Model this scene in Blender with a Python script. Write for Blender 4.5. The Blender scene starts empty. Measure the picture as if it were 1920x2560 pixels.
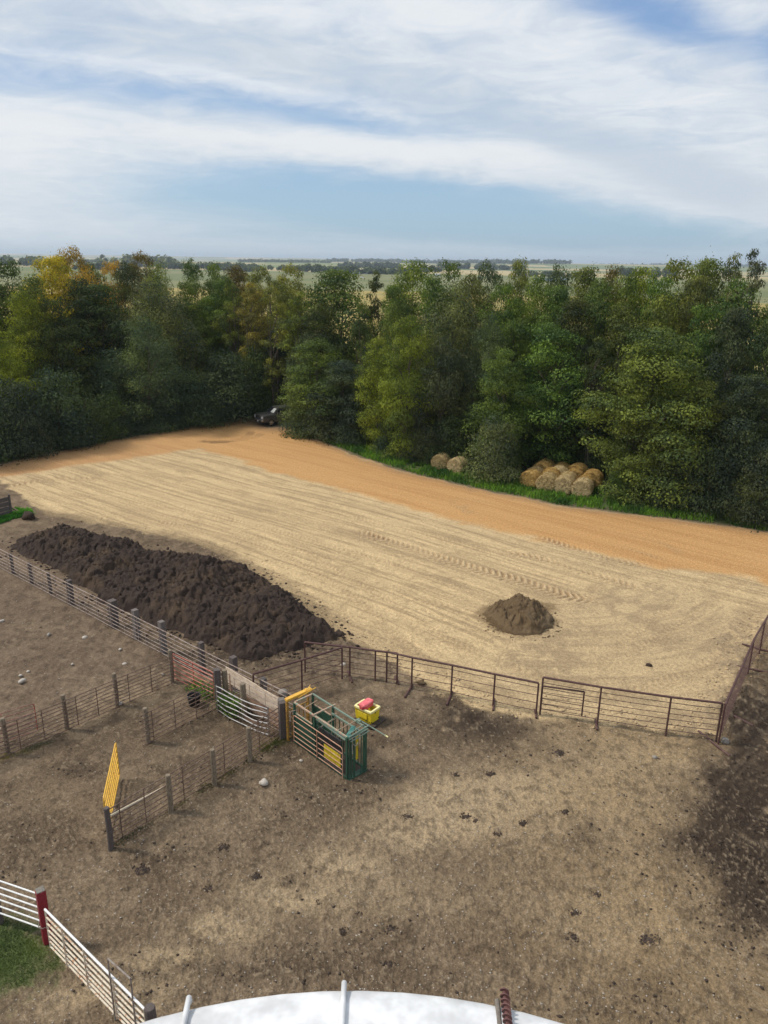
import bpy, math, random
import numpy as np
random.seed(7)
rng = np.random.default_rng(7)
scene = bpy.context.scene
col = scene.collection
R = math.radians

# ------------------------------------------------------------------ camera
CAM_H = 17.5
F = 1923.0                      # focal length in pixels of the 1920x2560 photo
PITCH, ROLL = R(18.1), R(0.9)
_r = np.array([1., 0, 0]); _u = np.array([0, math.sin(PITCH), math.cos(PITCH)]); _f = np.array([0, math.cos(PITCH), -math.sin(PITCH)])
CR = _r*math.cos(ROLL) + _u*math.sin(ROLL)
CU = _u*math.cos(ROLL) - _r*math.sin(ROLL)
CF = _f
cam_d = bpy.data.cameras.new('camera'); cam = bpy.data.objects.new('camera', cam_d); col.objects.link(cam)
from mathutils import Matrix, Vector
cam.matrix_world = Matrix(((CR[0], CU[0], -CF[0], 0), (CR[1], CU[1], -CF[1], 0), (CR[2], CU[2], -CF[2], CAM_H), (0, 0, 0, 1)))
cam_d.sensor_fit = 'VERTICAL'; cam_d.sensor_height = 34.6; cam_d.lens = 34.6*F/2560
cam_d.clip_start = 0.1; cam_d.clip_end = 60000
scene.camera = cam

# ------------------------------------------------------------------ light
SUN_AZ = math.atan2(-0.93, 0.13)     # azimuth from +Y towards +X
SUN_EL = R(50)
sd = bpy.data.lights.new('sun', 'SUN'); sun = bpy.data.objects.new('sun', sd); col.objects.link(sun)
sd.energy = 2.9; sd.angle = R(8); sd.color = (1.0, 0.93, 0.82)
sv = Vector((math.sin(SUN_AZ)*math.cos(SUN_EL), math.cos(SUN_AZ)*math.cos(SUN_EL), math.sin(SUN_EL)))
sun.rotation_euler = sv.to_track_quat('Z', 'Y').to_euler()
sun.location = (-30, 20, 60)
scene.view_settings.view_transform = 'Standard'; scene.view_settings.look = 'None'
scene.view_settings.exposure = 0.24; scene.view_settings.gamma = 1.0
scene.cycles.volume_bounces = 0
scene.cycles.max_bounces = 6
scene.cycles.transparent_max_bounces = 4

# ------------------------------------------------------------------ node helpers
class NT:
    def __init__(s, nt): s.nt = nt
    def n(s, t, **k):
        n = s.nt.nodes.new(t)
        for a, b in k.items(): setattr(n, a, b)
        return n
    def l(s, a, b): s.nt.links.new(a, b)
    def put(s, sock, v):
        if hasattr(v, 'links') or isinstance(v, bpy.types.NodeSocket): s.l(v, sock)
        else: sock.default_value = v
    def m(s, op, a, b=None, c=None, clamp=False):
        n = s.n('ShaderNodeMath', operation=op, use_clamp=clamp)
        s.put(n.inputs[0], a)
        if b is not None: s.put(n.inputs[1], b)
        if c is not None: s.put(n.inputs[2], c)
        return n.outputs[0]
    def ss(s, v, a, b, x=0., y=1.):
        n = s.n('ShaderNodeMapRange', interpolation_type='SMOOTHSTEP')
        s.put(n.inputs['Value'], v); n.inputs['From Min'].default_value = a; n.inputs['From Max'].default_value = b
        n.inputs['To Min'].default_value = x; n.inputs['To Max'].default_value = y
        return n.outputs[0]
    def mix(s, f, a, b, blend='MIX'):
        n = s.n('ShaderNodeMix', data_type='RGBA', blend_type=blend)
        s.put(n.inputs[0], f)
        s.put(n.inputs[6], a if not isinstance(a, tuple) else (*a[:3], 1)); s.put(n.inputs[7], b if not isinstance(b, tuple) else (*b[:3], 1))
        return n.outputs[2]
    def noise(s, vec, scale, detail=3, rough=.55, dist=0.):
        n = s.n('ShaderNodeTexNoise'); s.put(n.inputs['Vector'], vec)
        n.inputs['Scale'].default_value = scale; n.inputs['Detail'].default_value = detail
        n.inputs['Roughness'].default_value = rough; n.inputs['Distortion'].default_value = dist
        return n.outputs[0]

# ------------------------------------------------------------------ sky
world = bpy.data.worlds.new('World'); scene.world = world; world.use_nodes = True
world.node_tree.nodes.clear(); T = NT(world.node_tree)
tc = T.n('ShaderNodeTexCoord'); sep = T.n('ShaderNodeSeparateXYZ'); T.l(tc.outputs['Generated'], sep.inputs[0])
X, Y, Z = sep.outputs
az = T.m('ARCTAN2', X, Y); el = T.m('ARCSINE', Z)
sky = T.n('ShaderNodeTexSky', sky_type='NISHITA'); sky.sun_disc = False
sky.sun_elevation = SUN_EL; sky.sun_rotation = SUN_AZ; sky.air_density = 1.0; sky.dust_density = 1.2; sky.ozone_density = 1.5
# cloud sheet seen in perspective: project the direction on a plane overhead
zz = T.m('ADD', T.m('MAXIMUM', Z, 0.0), 0.05)
px_ = T.m('DIVIDE', X, zz); py_ = T.m('DIVIDE', Y, zz)
cb = T.n('ShaderNodeCombineXYZ'); T.l(px_, cb.inputs[0]); T.l(py_, cb.inputs[1])
n1 = T.noise(cb.outputs[0], 0.55, 7, .58, .6)        # broad streaks
n2 = T.noise(cb.outputs[0], 2.6, 6, .62, .8)          # wisps
cb2 = T.n('ShaderNodeCombineXYZ'); T.l(T.m('MULTIPLY', az, 1.0), cb2.inputs[0]); T.l(T.m('MULTIPLY', el, 3.2), cb2.inputs[1])
n3 = T.noise(cb2.outputs[0], 3.2, 5, .55, .4)
n4 = T.noise(cb2.outputs[0], 14., 6, .65, .7)
wel = T.m('ADD', el, T.m('MULTIPLY', T.m('SUBTRACT', n3, .5), .035))
wel = T.m('ADD', wel, T.m('MULTIPLY', T.m('SUBTRACT', n4, .5), .016))
def blob(a0, e0, aw, ew, slope=0., curve=0., v=None):
    da = T.m('SUBTRACT', az, a0)
    ec = T.m('ADD', T.m('MULTIPLY', da, slope), T.m('MULTIPLY', T.m('MULTIPLY', da, da), curve))
    de = T.m('DIVIDE', T.m('SUBTRACT', T.m('SUBTRACT', v if v is not None else wel, e0), ec), ew)
    dd = T.m('DIVIDE', da, aw)
    q = T.m('ADD', T.m('MULTIPLY', de, de), T.m('MULTIPLY', dd, dd))
    return T.m('EXPONENT', T.m('MULTIPLY', q, -1.0))
def acc(v, *tt):
    for k, b in tt: v = T.m('ADD', v, T.m('MULTIPLY', b, k))
    return v
cover = acc(.80,
    (-.40, blob(-.30, .172, .34, .020, -.04)),      # thin blue gap under the bright streak
    (-.35, blob(-.02, .150, .16, .012, -.10)),
    (-1.0, blob(.0, .066, .34, .036, -.06, -.15)),      # big lower blue field
    (-.45, blob(.22, .030, .40, .018)),
    (-.70, blob(.29, .250, .085, .022, -.25)),      # deep blue, top right
    (-.85, blob(.46, .185, .05, .030, -.4)),
    (-.5, blob(.47, .222, .06, .010)),
    (.35, blob(-.46, .075, .16, .05)),
    (.45, blob(.02, .118, .30, .016, -.07, -.12)),
    (.3, blob(.33, .085, .25, .018, -.20)))
n2 = T.m('ADD', .5, T.m('MULTIPLY', T.m('SUBTRACT', n2, .5), T.ss(el, .03, .22, .25, 1.0)))
cover = T.m('ADD', cover, T.m('MULTIPLY', T.m('SUBTRACT', n2, .5), .62))
cover = T.m('ADD', cover, T.m('MULTIPLY', T.m('SUBTRACT', n1, .5), .45))
cover = T.m('ADD', cover, T.m('MULTIPLY', T.m('SUBTRACT', n4, .5), .25))
cover = T.ss(cover, .0, 1.0)
cover = T.m('MULTIPLY', cover, T.ss(el, -.02, .035, .30, 1.0))
# grey undersides and white crests
shade = acc(.50,
    (-.30, blob(-.18, .222, .40, .022, -.12, -.2)),
    (-.30, blob(.20, .132, .20, .018, -.30)),
    (-.3, blob(.34, .100, .10, .02, -.3)),
    (.6, blob(-.28, .196, .13, .004, -.06)),
    (.5, blob(-.13, .182, .10, .007, -.12)),
    (.35, blob(.0, .262, .18, .02)),
    (.35, blob(.25, .19, .12, .03, -.3)),
    (.40, blob(.0, .128, .25, .012, -.04, -.10)),
    (.3, blob(-.44, .13, .13, .03)))
shade = T.m('ADD', shade, T.m('MULTIPLY', T.m('SUBTRACT', n2, .5), .9))
shade = T.m('ADD', shade, T.m('MULTIPLY', T.m('SUBTRACT', n4, .5), .35))
cc = T.mix(T.ss(shade, .1, .85), (.55, .62, .70), (.76, .79, .82))
bg1 = T.n('ShaderNodeBackground'); bg1.inputs[1].default_value = .09
tint = T.mix(1.0, sky.outputs[0], (.82, .95, 1.12), 'MULTIPLY')
grad = T.mix(T.ss(el, 0.0, .30), (.37, .55, .71), (.24, .38, .64))
grad = T.mix(T.ss(az, -.1, -.5), grad, (.50, .62, .70)) if False else grad
base = T.mix(.35, T.mix(1.0, grad, (10.5, 10.5, 10.5), 'MULTIPLY'), tint)
T.l(base, bg1.inputs[0])
bg2 = T.n('ShaderNodeBackground'); T.l(cc, bg2.inputs[0]); bg2.inputs[1].default_value = 0.92
mx = T.n('ShaderNodeMixShader'); T.l(cover, mx.inputs[0]); T.l(bg1.outputs[0], mx.inputs[1]); T.l(bg2.outputs[0], mx.inputs[2])
wo = T.n('ShaderNodeOutputWorld'); T.l(mx.outputs[0], wo.inputs[0])
world.cycles.sampling_method = 'MANUAL'; world.cycles.sample_map_resolution = 512

# ------------------------------------------------------------------ measuring helpers
def ray(x, y): return CR*(x-960)/F + CU*(1280-y)/F + CF
def gp(x, y, z=0.):
    d = ray(x, y); t = (CAM_H-z)/-d[2]; return np.array([d[0]*t, d[1]*t, z])
def at_dist(x, y, D):
    d = ray(x, y); t = D/math.hypot(d[0], d[1]); return np.array([d[0]*t, d[1]*t, CAM_H+d[2]*t])
def crop(ox, oy, s): return lambda x, y: (ox+x/s, oy+y/s)
C4 = crop(0, 1180, 2.37); C5 = crop(500, 1560, 3.318); C6 = crop(700, 1560, 2.765); C7 = crop(1300, 1500, 2.676)
C8 = crop(0, 2100, 3.318); B2 = crop(0, 1600, 3.318); B3 = crop(680, 1700, 5.925); D3 = crop(500, 1640, 6.9125)
B4 = crop(1050, 1120, 3.253)
def unit(v): v = np.asarray(v, float); return v/np.linalg.norm(v)

# ------------------------------------------------------------------ objects
def tag(o, label=None, cat=None, group=None, kind=None):
    if label: o['label'] = label
    if cat: o['category'] = cat
    if group: o['group'] = group
    if kind: o['kind'] = kind
    return o
def empty(name, loc, label, cat, group=None):
    o = bpy.data.objects.new(name, None); col.objects.link(o); o.location = tuple(float(a) for a in loc); o.empty_display_size = .2
    return tag(o, label, cat, group)
def np_mesh(name, V, Fq, mat=None, smooth=False):
    V = np.ascontiguousarray(V, np.float32); Fq = np.ascontiguousarray(Fq, np.int32); k = Fq.shape[1]
    me = bpy.data.meshes.new(name)
    me.vertices.add(len(V)); me.vertices.foreach_set('co', V.ravel())
    me.loops.add(Fq.size); me.loops.foreach_set('vertex_index', Fq.ravel())
    me.polygons.add(len(Fq)); me.polygons.foreach_set('loop_start', np.arange(0, Fq.size, k, dtype=np.int32))
    if smooth: me.polygons.foreach_set('use_smooth', np.ones(len(Fq), bool))
    me.update(calc_edges=True)
    if mat: me.materials.append(mat)
    return me
def link(name, me, parent=None, loc=None):
    o = bpy.data.objects.new(name, me); col.objects.link(o)
    if parent: o.parent = parent
    if loc is not None: o.location = tuple(float(a) for a in loc)
    return o
class MB:
    def __init__(s): s.v = []; s.f = []
    def add(s, vs, fs):
        b = len(s.v); s.v += [tuple(float(c) for c in v) for v in vs]; s.f += [tuple(b+i for i in f) for f in fs]; return s
    def path(s, pts, r, n=7, r1=None, caps=True):
        P = [np.asarray(p, float) for p in pts]; m = len(P)
        rs = [r + ((r1 if r1 is not None else r)-r)*i/(m-1) for i in range(m)] if not isinstance(r, (list, tuple)) else r
        vs = []
        up = None
        for i in range(m):
            t = unit(P[min(i+1, m-1)]-P[max(i-1, 0)])
            if up is None:
                a = np.array([0, 0, 1.]) if abs(t[2]) < .9 else np.array([1., 0, 0])
                up = unit(a-np.dot(a, t)*t)
            else:
                up = unit(up-np.dot(up, t)*t)
            w = np.cross(t, up)
            for k in range(n):
                a = 2*math.pi*(k+.5)/n
                vs.append(P[i]+rs[i]*(math.cos(a)*up+math.sin(a)*w))
        fs = [(i*n+k, i*n+(k+1) % n, (i+1)*n+(k+1) % n, (i+1)*n+k) for i in range(m-1) for k in range(n)]
        if caps: fs += [tuple(range(n-1, -1, -1)), tuple(range((m-1)*n, m*n))]
        return s.add(vs, fs)
    def tube(s, p, q, r, r1=None, n=7): return s.path([p, q], r, n, r1)
    def obox(s, c, hx, hy, hz, ex=(1, 0, 0), ey=(0, 1, 0), ez=(0, 0, 1), bev=0.):
        c = np.asarray(c, float); ex, ey, ez = (np.asarray(a, float) for a in (ex, ey, ez))
        if bev <= 0:
            vs = [c+sx*hx*ex+sy*hy*ey+sz*hz*ez for sz in (-1, 1) for sx, sy in ((-1, -1), (1, -1), (1, 1), (-1, 1))]
            return s.add(vs, [(3, 2, 1, 0), (4, 5, 6, 7), (0, 1, 5, 4), (1, 2, 6, 5), (2, 3, 7, 6), (3, 0, 4, 7)])
        b = min(bev, hx*.9, hy*.9, hz*.9); vs = []
        def ring(x, y, z, bb):
            for sx, sy, o in ((-1, -1, 0), (1, -1, 1), (1, 1, 0), (-1, 1, 1)):
                p1 = (sx*(x-bb), sy*y); p2 = (sx*x, sy*(y-bb))
                for p in ((p2, p1) if o == 0 else (p1, p2)): vs.append(c+p[0]*ex+p[1]*ey+z*ez)
        ring(hx-b, hy-b, -hz, b*.6); ring(hx, hy, -hz+b, b); ring(hx, hy, hz-b, b); ring(hx-b, hy-b, hz, b*.6)
        fs = [(j*8+k, j*8+(k+1) % 8, (j+1)*8+(k+1) % 8, (j+1)*8+k) for j in range(3) for k in range(8)]
        fs += [tuple(range(7, -1, -1)), tuple(range(24, 32))]
        return s.add(vs, fs)
    def beam(s, p, q, w, h, up=(0, 0, 1), bev=0.):
        p = np.asarray(p, float); q = np.asarray(q, float); e = unit(q-p)
        u = np.asarray(up, float)
        if abs(np.dot(u, e)) > .95: u = np.array([1., 0, 0])
        u = unit(u-np.dot(u, e)*e); w_ = np.cross(e, u)
        return s.obox((p+q)/2, np.linalg.norm(q-p)/2, w/2, h/2, e, w_, u, bev)
    def build(s, name, mat, root=None, parent=None, smooth=False, origin=None, label=None):
        """parts are written in world coordinates; root's place is subtracted"""
        o3 = np.array(root.location if root is not None else (origin if origin is not None else (0, 0, 0)), float)
        me = bpy.data.meshes.new(name)
        me.from_pydata([tuple(np.array(v)-o3) for v in s.v], [], s.f); me.update()
        if smooth:
            me.polygons.foreach_set('use_smooth', np.ones(len(me.polygons), bool))
        if mat: me.materials.append(mat)
        o = link(name, me, parent if parent is not None else root, None if root is not None else o3)
        if label: o['label'] = label
        return o

# numpy noise
def _h(ix, iy, s):
    n = (ix.astype(np.int64)*374761393 + iy.astype(np.int64)*668265263 + s*1442695041) & 0xffffffff
    n = ((n ^ (n >> 13))*1274126177) & 0xffffffff
    return ((n ^ (n >> 16)) & 0xffff)/65535.0
def vn(x, y, s=0):
    ix = np.floor(x); iy = np.floor(y); fx = x-ix; fy = y-iy
    fx = fx*fx*(3-2*fx); fy = fy*fy*(3-2*fy)
    a = _h(ix, iy, s); b = _h(ix+1, iy, s); c = _h(ix, iy+1, s); d = _h(ix+1, iy+1, s)
    return (a+(b-a)*fx)*(1-fy)+(c+(d-c)*fx)*fy
def fbm(x, y, s=0, o=4, g=.5):
    v = 0; a = 1; t = 0
    for i in range(o):
        v = v+a*vn(x, y, s+i*17); t += a; a *= g; x = x*2.03+5.1; y = y*2.03+9.7
    return v/t
def sstep(v, a, b):
    t = np.clip((v-a)/(b-a), 0, 1); return t*t*(3-2*t)
def poly_sdf(px, py, P):
    """negative inside"""
    P = np.asarray(P)[:, :2]; n = len(P); d = np.full(px.shape, 1e18); ins = np.zeros(px.shape, bool)
    for i in range(n):
        a = P[i]; b = P[(i+1) % n]; e = b-a
        wx = px-a[0]; wy = py-a[1]; t = np.clip((wx*e[0]+wy*e[1])/(e@e+1e-12), 0, 1)
        d = np.minimum(d, (wx-e[0]*t)**2+(wy-e[1]*t)**2)
        c = (a[1] > py) != (b[1] > py)
        xi = a[0]+(py-a[1])*e[0]/(e[1] if abs(e[1]) > 1e-12 else 1e-12)
        ins ^= c & (px < xi)
    d = np.sqrt(d); return np.where(ins, -d, d)

# ------------------------------------------------------------------ materials
def mat_base(name):
    m = bpy.data.materials.new(name); m.use_nodes = True; nt = m.node_tree; nt.nodes.clear()
    t = NT(nt); o = t.n('ShaderNodeOutputMaterial'); b = t.n('ShaderNodeBsdfPrincipled'); t.l(b.outputs[0], o.inputs[0])
    return m, t, b, o
_mats = {}
def paint(name, c, c2=None, rough=.55, metal=0., scale=8., thr=.55, bump=.15, w=.12, stretch=(1, 1, 1)):
    """a surface colour with wear of a second colour in patches"""
    if name in _mats: return _mats[name]
    m, t, b, o = mat_base(name)
    tcn = t.n('ShaderNodeTexCoord'); mp = t.n('ShaderNodeMapping'); t.l(tcn.outputs['Object'], mp.inputs[0]); mp.inputs['Scale'].default_value = stretch
    v = mp.outputs[0]
    nA = t.noise(v, scale, 5, .65); nB = t.noise(v, scale*5, 3, .6)
    f = t.ss(nA, thr-w/2, thr+w/2)
    cc = t.mix(f, c, c2 or tuple(x*.7 for x in c))
    cc = t.mix(1.0, cc, t.mix(t.ss(nB, .3, .7), (.78, .78, .78), (1.15, 1.15, 1.15)), 'MULTIPLY')
    t.l(cc, b.inputs['Base Color']); b.inputs['Roughness'].default_value = rough; b.inputs['Metallic'].default_value = metal
    if 'Specular IOR Level' in b.inputs: b.inputs['Specular IOR Level'].default_value = .35
    bm = t.n('ShaderNodeBump'); bm.inputs['Strength'].default_value = bump; bm.inputs['Distance'].default_value = .01
    t.l(nB, bm.inputs['Height']); t.l(bm.outputs[0], b.inputs['Normal'])
    _mats[name] = m; return m
RUST = paint('rusty wire', (.12, .075, .055), (.20, .14, .11), .75)
WIRE = paint('weathered galvanised wire', (.33, .27, .24), (.20, .13, .10), .6)
PIPE = paint('dark rusty drill pipe', (.085, .042, .038), (.15, .085, .065), .65, thr=.6)
POST = paint('weathered round post', (.27, .22, .16), (.15, .115, .08), .9, stretch=(6, 6, 1), thr=.5, bump=.6)
DPOST = paint('dark old sleeper', (.10, .082, .076), (.19, .165, .155), .9, stretch=(6, 6, 1), thr=.62, bump=.6)
GPOST = paint('grey squared timber', (.20, .18, .17), (.11, .09, .08), .9, stretch=(6, 6, 1), thr=.5, bump=.6)
PLY = paint('weathered plywood', (.70, .58, .46), (.52, .39, .28), .85, scale=3, thr=.55, w=.3, stretch=(1, 1, 3))
PLANK = paint('brown board', (.42, .27, .19), (.26, .165, .11), .9, scale=3, thr=.5, w=.3, stretch=(1, 1, 8), bump=.4)
REDP = paint('red gate paint', (.42, .05, .035), (.40, .17, .10), .5, scale=12)
COPP = paint('worn orange gate paint', (.44, .22, .14), (.47, .35, .26), .5, scale=14)
YELP = paint('yellow gate paint', (.72, .42, .06), (.62, .33, .06), .4, scale=9)
YELF = paint('chipped yellow frame paint', (.52, .29, .05), (.22, .12, .05), .5, scale=14, thr=.50)
YELS = paint('scuffed yellow sheet', (.60, .47, .03), (.45, .33, .04), .5, scale=6)
YELT = paint('yellow plastic', (.74, .56, .025), (.55, .40, .04), .45, scale=9, thr=.62)
RIM = paint('pale worn yellow rim', (.78, .72, .36), (.80, .60, .10), .5, scale=9, thr=.6)
TANKIN = paint('grey tub lining', (.12, .12, .11), (.07, .07, .06), .8)
REDC = paint('faded red plastic', (.62, .06, .075), (.70, .16, .17), .45, scale=7, w=.3)
GRN = paint('dark green machine paint', (.030, .080, .052), (.06, .075, .05), .5, scale=9, thr=.63)
GRNL = paint('faded green machine paint', (.17, .23, .18), (.36, .27, .20), .5, scale=10, thr=.62)
GRNT = paint('rust-worn top rail', (.42, .28, .20), (.20, .30, .22), .5, scale=7, thr=.55)
BLK = paint('black rubber', (.018, .018, .02), (.035, .033, .03), .6)
GALV = paint('galvanised tube', (.44, .43, .43), (.30, .27, .25), .42, .35)
GALVD = paint('dull galvanised tube', (.30, .26, .23), (.22, .17, .14), .5, .2)
WHT = paint('white pipe paint', (.80, .80, .80), (.70, .66, .60), .45, scale=6, thr=.68)
WRUST = paint('cream pipe with rust patches', (.66, .58, .46), (.44, .22, .11), .5, scale=11, thr=.58, w=.16)
REDPOST = paint('red painted timber', (.22, .018, .028), (.30, .06, .06), .6, scale=5, thr=.66)
ENDG = paint('sawn grey timber end', (.20, .185, .16), (.11, .10, .09), .9, scale=20)
CREAM = paint('cream pipe', (.58, .50, .38), (.45, .36, .26), .6)
SKID = paint('dark wet timber', (.06, .045, .035), (.03, .025, .02), .8)
CHROME = paint('chrome', (.6, .6, .62), (.45, .45, .47), .2, .9)
CARP = paint('dark grey metallic car paint', (.13, .125, .118), (.10, .095, .09), .28, .5, scale=3)
GLASS = paint('dark window glass', (.02, .022, .025), (.03, .03, .035), .08, 0)
SHADE = paint('silver windscreen shade', (.62, .64, .62), (.5, .52, .5), .35, .3)
LAMP = paint('headlamp lens', (.62, .64, .66), (.5, .5, .52), .15, .3)
PLATE = paint('number plate', (.45, .42, .42), (.35, .3, .3), .5)
TYRE = paint('tyre rubber', (.02, .02, .02), (.03, .028, .025), .85)
WROOF = paint('white roof sheet', (.66, .67, .69), (.63, .64, .65), .42, 0, scale=1.3, thr=.62, w=.3, bump=.05)
SEAM = paint('grey seam sealer', (.16, .14, .12), (.25, .23, .2), .8)
AUG = paint('rusty auger steel', (.12, .055, .05), (.2, .1, .085), .6)
STONE = paint('pale stone', (.46, .42, .37), (.30, .26, .22), .85, scale=14, w=.3)
STONEG = paint('grey stone', (.26, .235, .21), (.17, .15, .13), .85, scale=14, w=.3)
CLOD = paint('dark dung', (.055, .038, .028), (.03, .022, .018), .9, scale=20, bump=.6)
BARK = paint('bark', (.075, .06, .045), (.14, .12, .10), .95, scale=6, stretch=(3, 3, 1), bump=.6)

# ------------------------------------------------------------------ ground
def G(pts, z=0.): return np.array([gp(x, y, z) for x, y in pts])
def D(*pts): return [(x*1.1573, y*1.1573) for x, y in pts]
TOP_EDGE = [(-700, 1330), (-300, 1232), (0, 1160), (174, 1122), (340, 1090), (470, 1068), (560, 1052), (640, 1040), (700, 1048), (735, 1078), (800, 1102), (925, 1151), (1040, 1187), (1100, 1200),
            (1220, 1228), (1307, 1243), (1400, 1265), (1504, 1275), (1620, 1292), (1735, 1303), (1920, 1330), (2300, 1385), (2900, 1480)]
ORG_LOW = [(2900, 1700), (2300, 1530), (1920, 1461), (1860, 1436), (1761, 1430), (1638, 1418), (1577, 1406), (1453, 1372), (1269, 1332), (1084, 1286), (900, 1234), (800, 1210), (700, 1184),
           (600, 1148), (494, 1122), (359, 1141), (169, 1166), (60, 1186), (-60, 1200), (-400, 1290)]
LOT = G(TOP_EDGE + [(2900, 1900), (1920, 1560), (1830, 1700), (1795, 1840), (1700, 1836), (1520, 1812), (1420, 1796), (1300, 1788), (1150, 1758), (1085, 1722), (1020, 1690), (965, 1650), (900, 1612), (850, 1592),
          (800, 1552), (745, 1505), (700, 1470), (633, 1432), (560, 1390), (506, 1366), (420, 1344), (300, 1322), (170, 1296), (110, 1290), (75, 1262), (55, 1238), (20, 1222), (0, 1200), (-200, 1220), (-600, 1350)])
ORANGE = G(TOP_EDGE + ORG_LOW)
PATCH = G([(1190, 1530), (1235, 1510), (1300, 1500), (1375, 1512), (1380, 1550), (1330, 1585), (1290, 1590), (1240, 1570)])
GRASS_L = G([(-900, 2230), (-200, 2290), C8(-40, 640), C8(0, 690), C8(130, 700), C8(340, 750), C8(400, 850), C8(480, 930), C8(560, 1000), C8(420, 1090), C8(300, 1140), C8(150, 1200), C8(0, 1300), (-300, 2520), (-900, 2560)])
PEN_L = G([(-500, 1250), (-60, 1330), (70, 1350), (127, 1412), (274, 1513), (410, 1620), (425, 1640), (300, 1705), (170, 1765), (0, 1860), (-600, 2050)])
GR_C = G([(-400, 1345), (-100, 1300), C4(0, 265), C4(90, 225), C4(190, 232), C4(200, 262), C4(100, 275), C4(0, 305), (-100, 1330)])

def line_dir(a, b): v = gp(*b)-gp(*a); return unit(v)[:2]
DIR1 = line_dir((900, 1234), (1577, 1406)); PER1 = np.array([-DIR1[1], DIR1[0]])
DIR2 = line_dir((1450, 1680), (1800, 1480)); PER2 = np.array([-DIR2[1], DIR2[0]])

def mixc(c, k, c2):
    return c*(1-k[..., None]) + np.asarray(c2)*k[..., None]
TRACKS = []   # (px points, width, lug spacing, strength)
TRACKS.append(([(880, 1325), (1000, 1362), (1080, 1388), (1180, 1420), (1300, 1452), (1420, 1490), (1520, 1500)], .62, .42, 1.0))
TRACKS.append(([(1240, 1378), (1330, 1392), (1440, 1425), (1530, 1450), (1620, 1480)], .5, .40, .7))
TRACKS.append(([(0, 1222), (60, 1206), (140, 1196), (260, 1200)], .6, .5, .8))
TRACKS.append(([(1330, 1337), (1430, 1370), (1540, 1402), (1640, 1418)], .5, .4, .8))
TRACKS.append(([(480, 1075+28), (560, 1103), (610, 1095), (628, 1080), (610, 1075)], .5, .4, 1.6))
TRACKS.append(([(500, 1106), (580, 1103), (640, 1092), (655, 1080)], .5, .4, 1.6))
TRACKS.append(([(1210, 1290), (1135, 1262), (1150, 1245), (1250, 1262)], .35, .35, .35))
TRACKS.append(([(1180, 1292), (1160, 1270), (1190, 1256)], .35, .35, .35))
TRACKS.append(([(1690, 1408), (1650, 1395), (1560, 1368), (1500, 1355)], .35, .35, .3))
TRACKS.append(([(1700, 1395), (1690, 1375), (1640, 1352), (1540, 1335)], .35, .35, .3))
for tp_, tw_, ts_ in (([(1870, 1440), (1760, 1520), (1640, 1600), (1540, 1660)], .38, .45), ([(1905, 1510), (1800, 1640), (1620, 1720), (1420, 1745)], .45, .5), ([(1240, 1650), (1400, 1705), (1600, 1700)], .4, .45),
        ([(140, 1232), (500, 1285), (800, 1360), (1080, 1440)], .5, .5), ([(520, 1215), (800, 1275), (1050, 1335), (1250, 1385)], .45, .4), ([(360, 1300), (640, 1360), (860, 1480), (1000, 1600), (1100, 1680)], .45, .5),
        ([(420, 1290), (700, 1360), (930, 1480), (1080, 1580), (1220, 1650)], .45, .45), ([(1820, 1430), (1700, 1500), (1580, 1590), (1480, 1690)], .35, .4), ([(1000, 1500), (1100, 1510), (1200, 1545)], .4, .45),
        ([(1390, 1500), (1330, 1560), (1290, 1600), (1250, 1640)], .35, .4), ([(1500, 1450), (1450, 1500), (1400, 1530)], .35, .4)): TRACKS.append((tp_, tw_, .36, ts_*.6))
def track_field(x, y):
    """returns lug pattern (+/-) and rut mask"""
    lug = np.zeros_like(x); rut = np.zeros_like(x)
    for pts, w, sp, st in TRACKS:
        P = G(pts)[:, :2]
        # smooth the line
        Q = []
        for i in range(len(P)-1):
            for k in range(6):
                t = k/6; p0 = P[max(i-1, 0)]; p1 = P[i]; p2 = P[i+1]; p3 = P[min(i+2, len(P)-1)]
                Q.append(.5*((2*p1)+(-p0+p2)*t+(2*p0-5*p1+4*p2-p3)*t*t+(-p0+3*p1-3*p2+p3)*t**3))
        Q.append(P[-1]); Q = np.array(Q)
        lo = Q.min(0)-1.5; hi = Q.max(0)+1.5
        ix = np.where((x > lo[0]) & (x < hi[0]) & (y > lo[1]) & (y < hi[1]))[0]
        if not len(ix): continue
        bx = x[ix]; by = y[ix]; bd = np.full(bx.shape, 1e9); bs = np.zeros(bx.shape); bo = np.zeros(bx.shape); s0 = 0
        for i in range(len(Q)-1):
            a = Q[i]; e = Q[i+1]-a; L = np.linalg.norm(e); e = e/L
            t = np.clip((bx-a[0])*e[0]+(by-a[1])*e[1], 0, L)
            ox = (bx-a[0])*-e[1]+(by-a[1])*e[0]
            dd = np.hypot(bx-a[0]-e[0]*t, by-a[1]-e[1]*t)
            k = dd < bd; bd[k] = dd[k]; bs[k] = s0+t[k]; bo[k] = ox[k]; s0 += L
        inn = sstep(bd, w, w*.75)*sstep(bs, 0, 1.5)*sstep(bs, s0, s0-1.5)*(.5+.8*vn(bs*.5, bs*0+3, 5))
        l = np.sin(2*math.pi*(bs+np.abs(bo)*.7)/sp)
        lug[ix] += (st if st <= 1 else 0)*inn*np.sign(l)*np.abs(l)**.5
        rut[ix] = np.maximum(rut[ix], st*inn)
    return lug, rut

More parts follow.
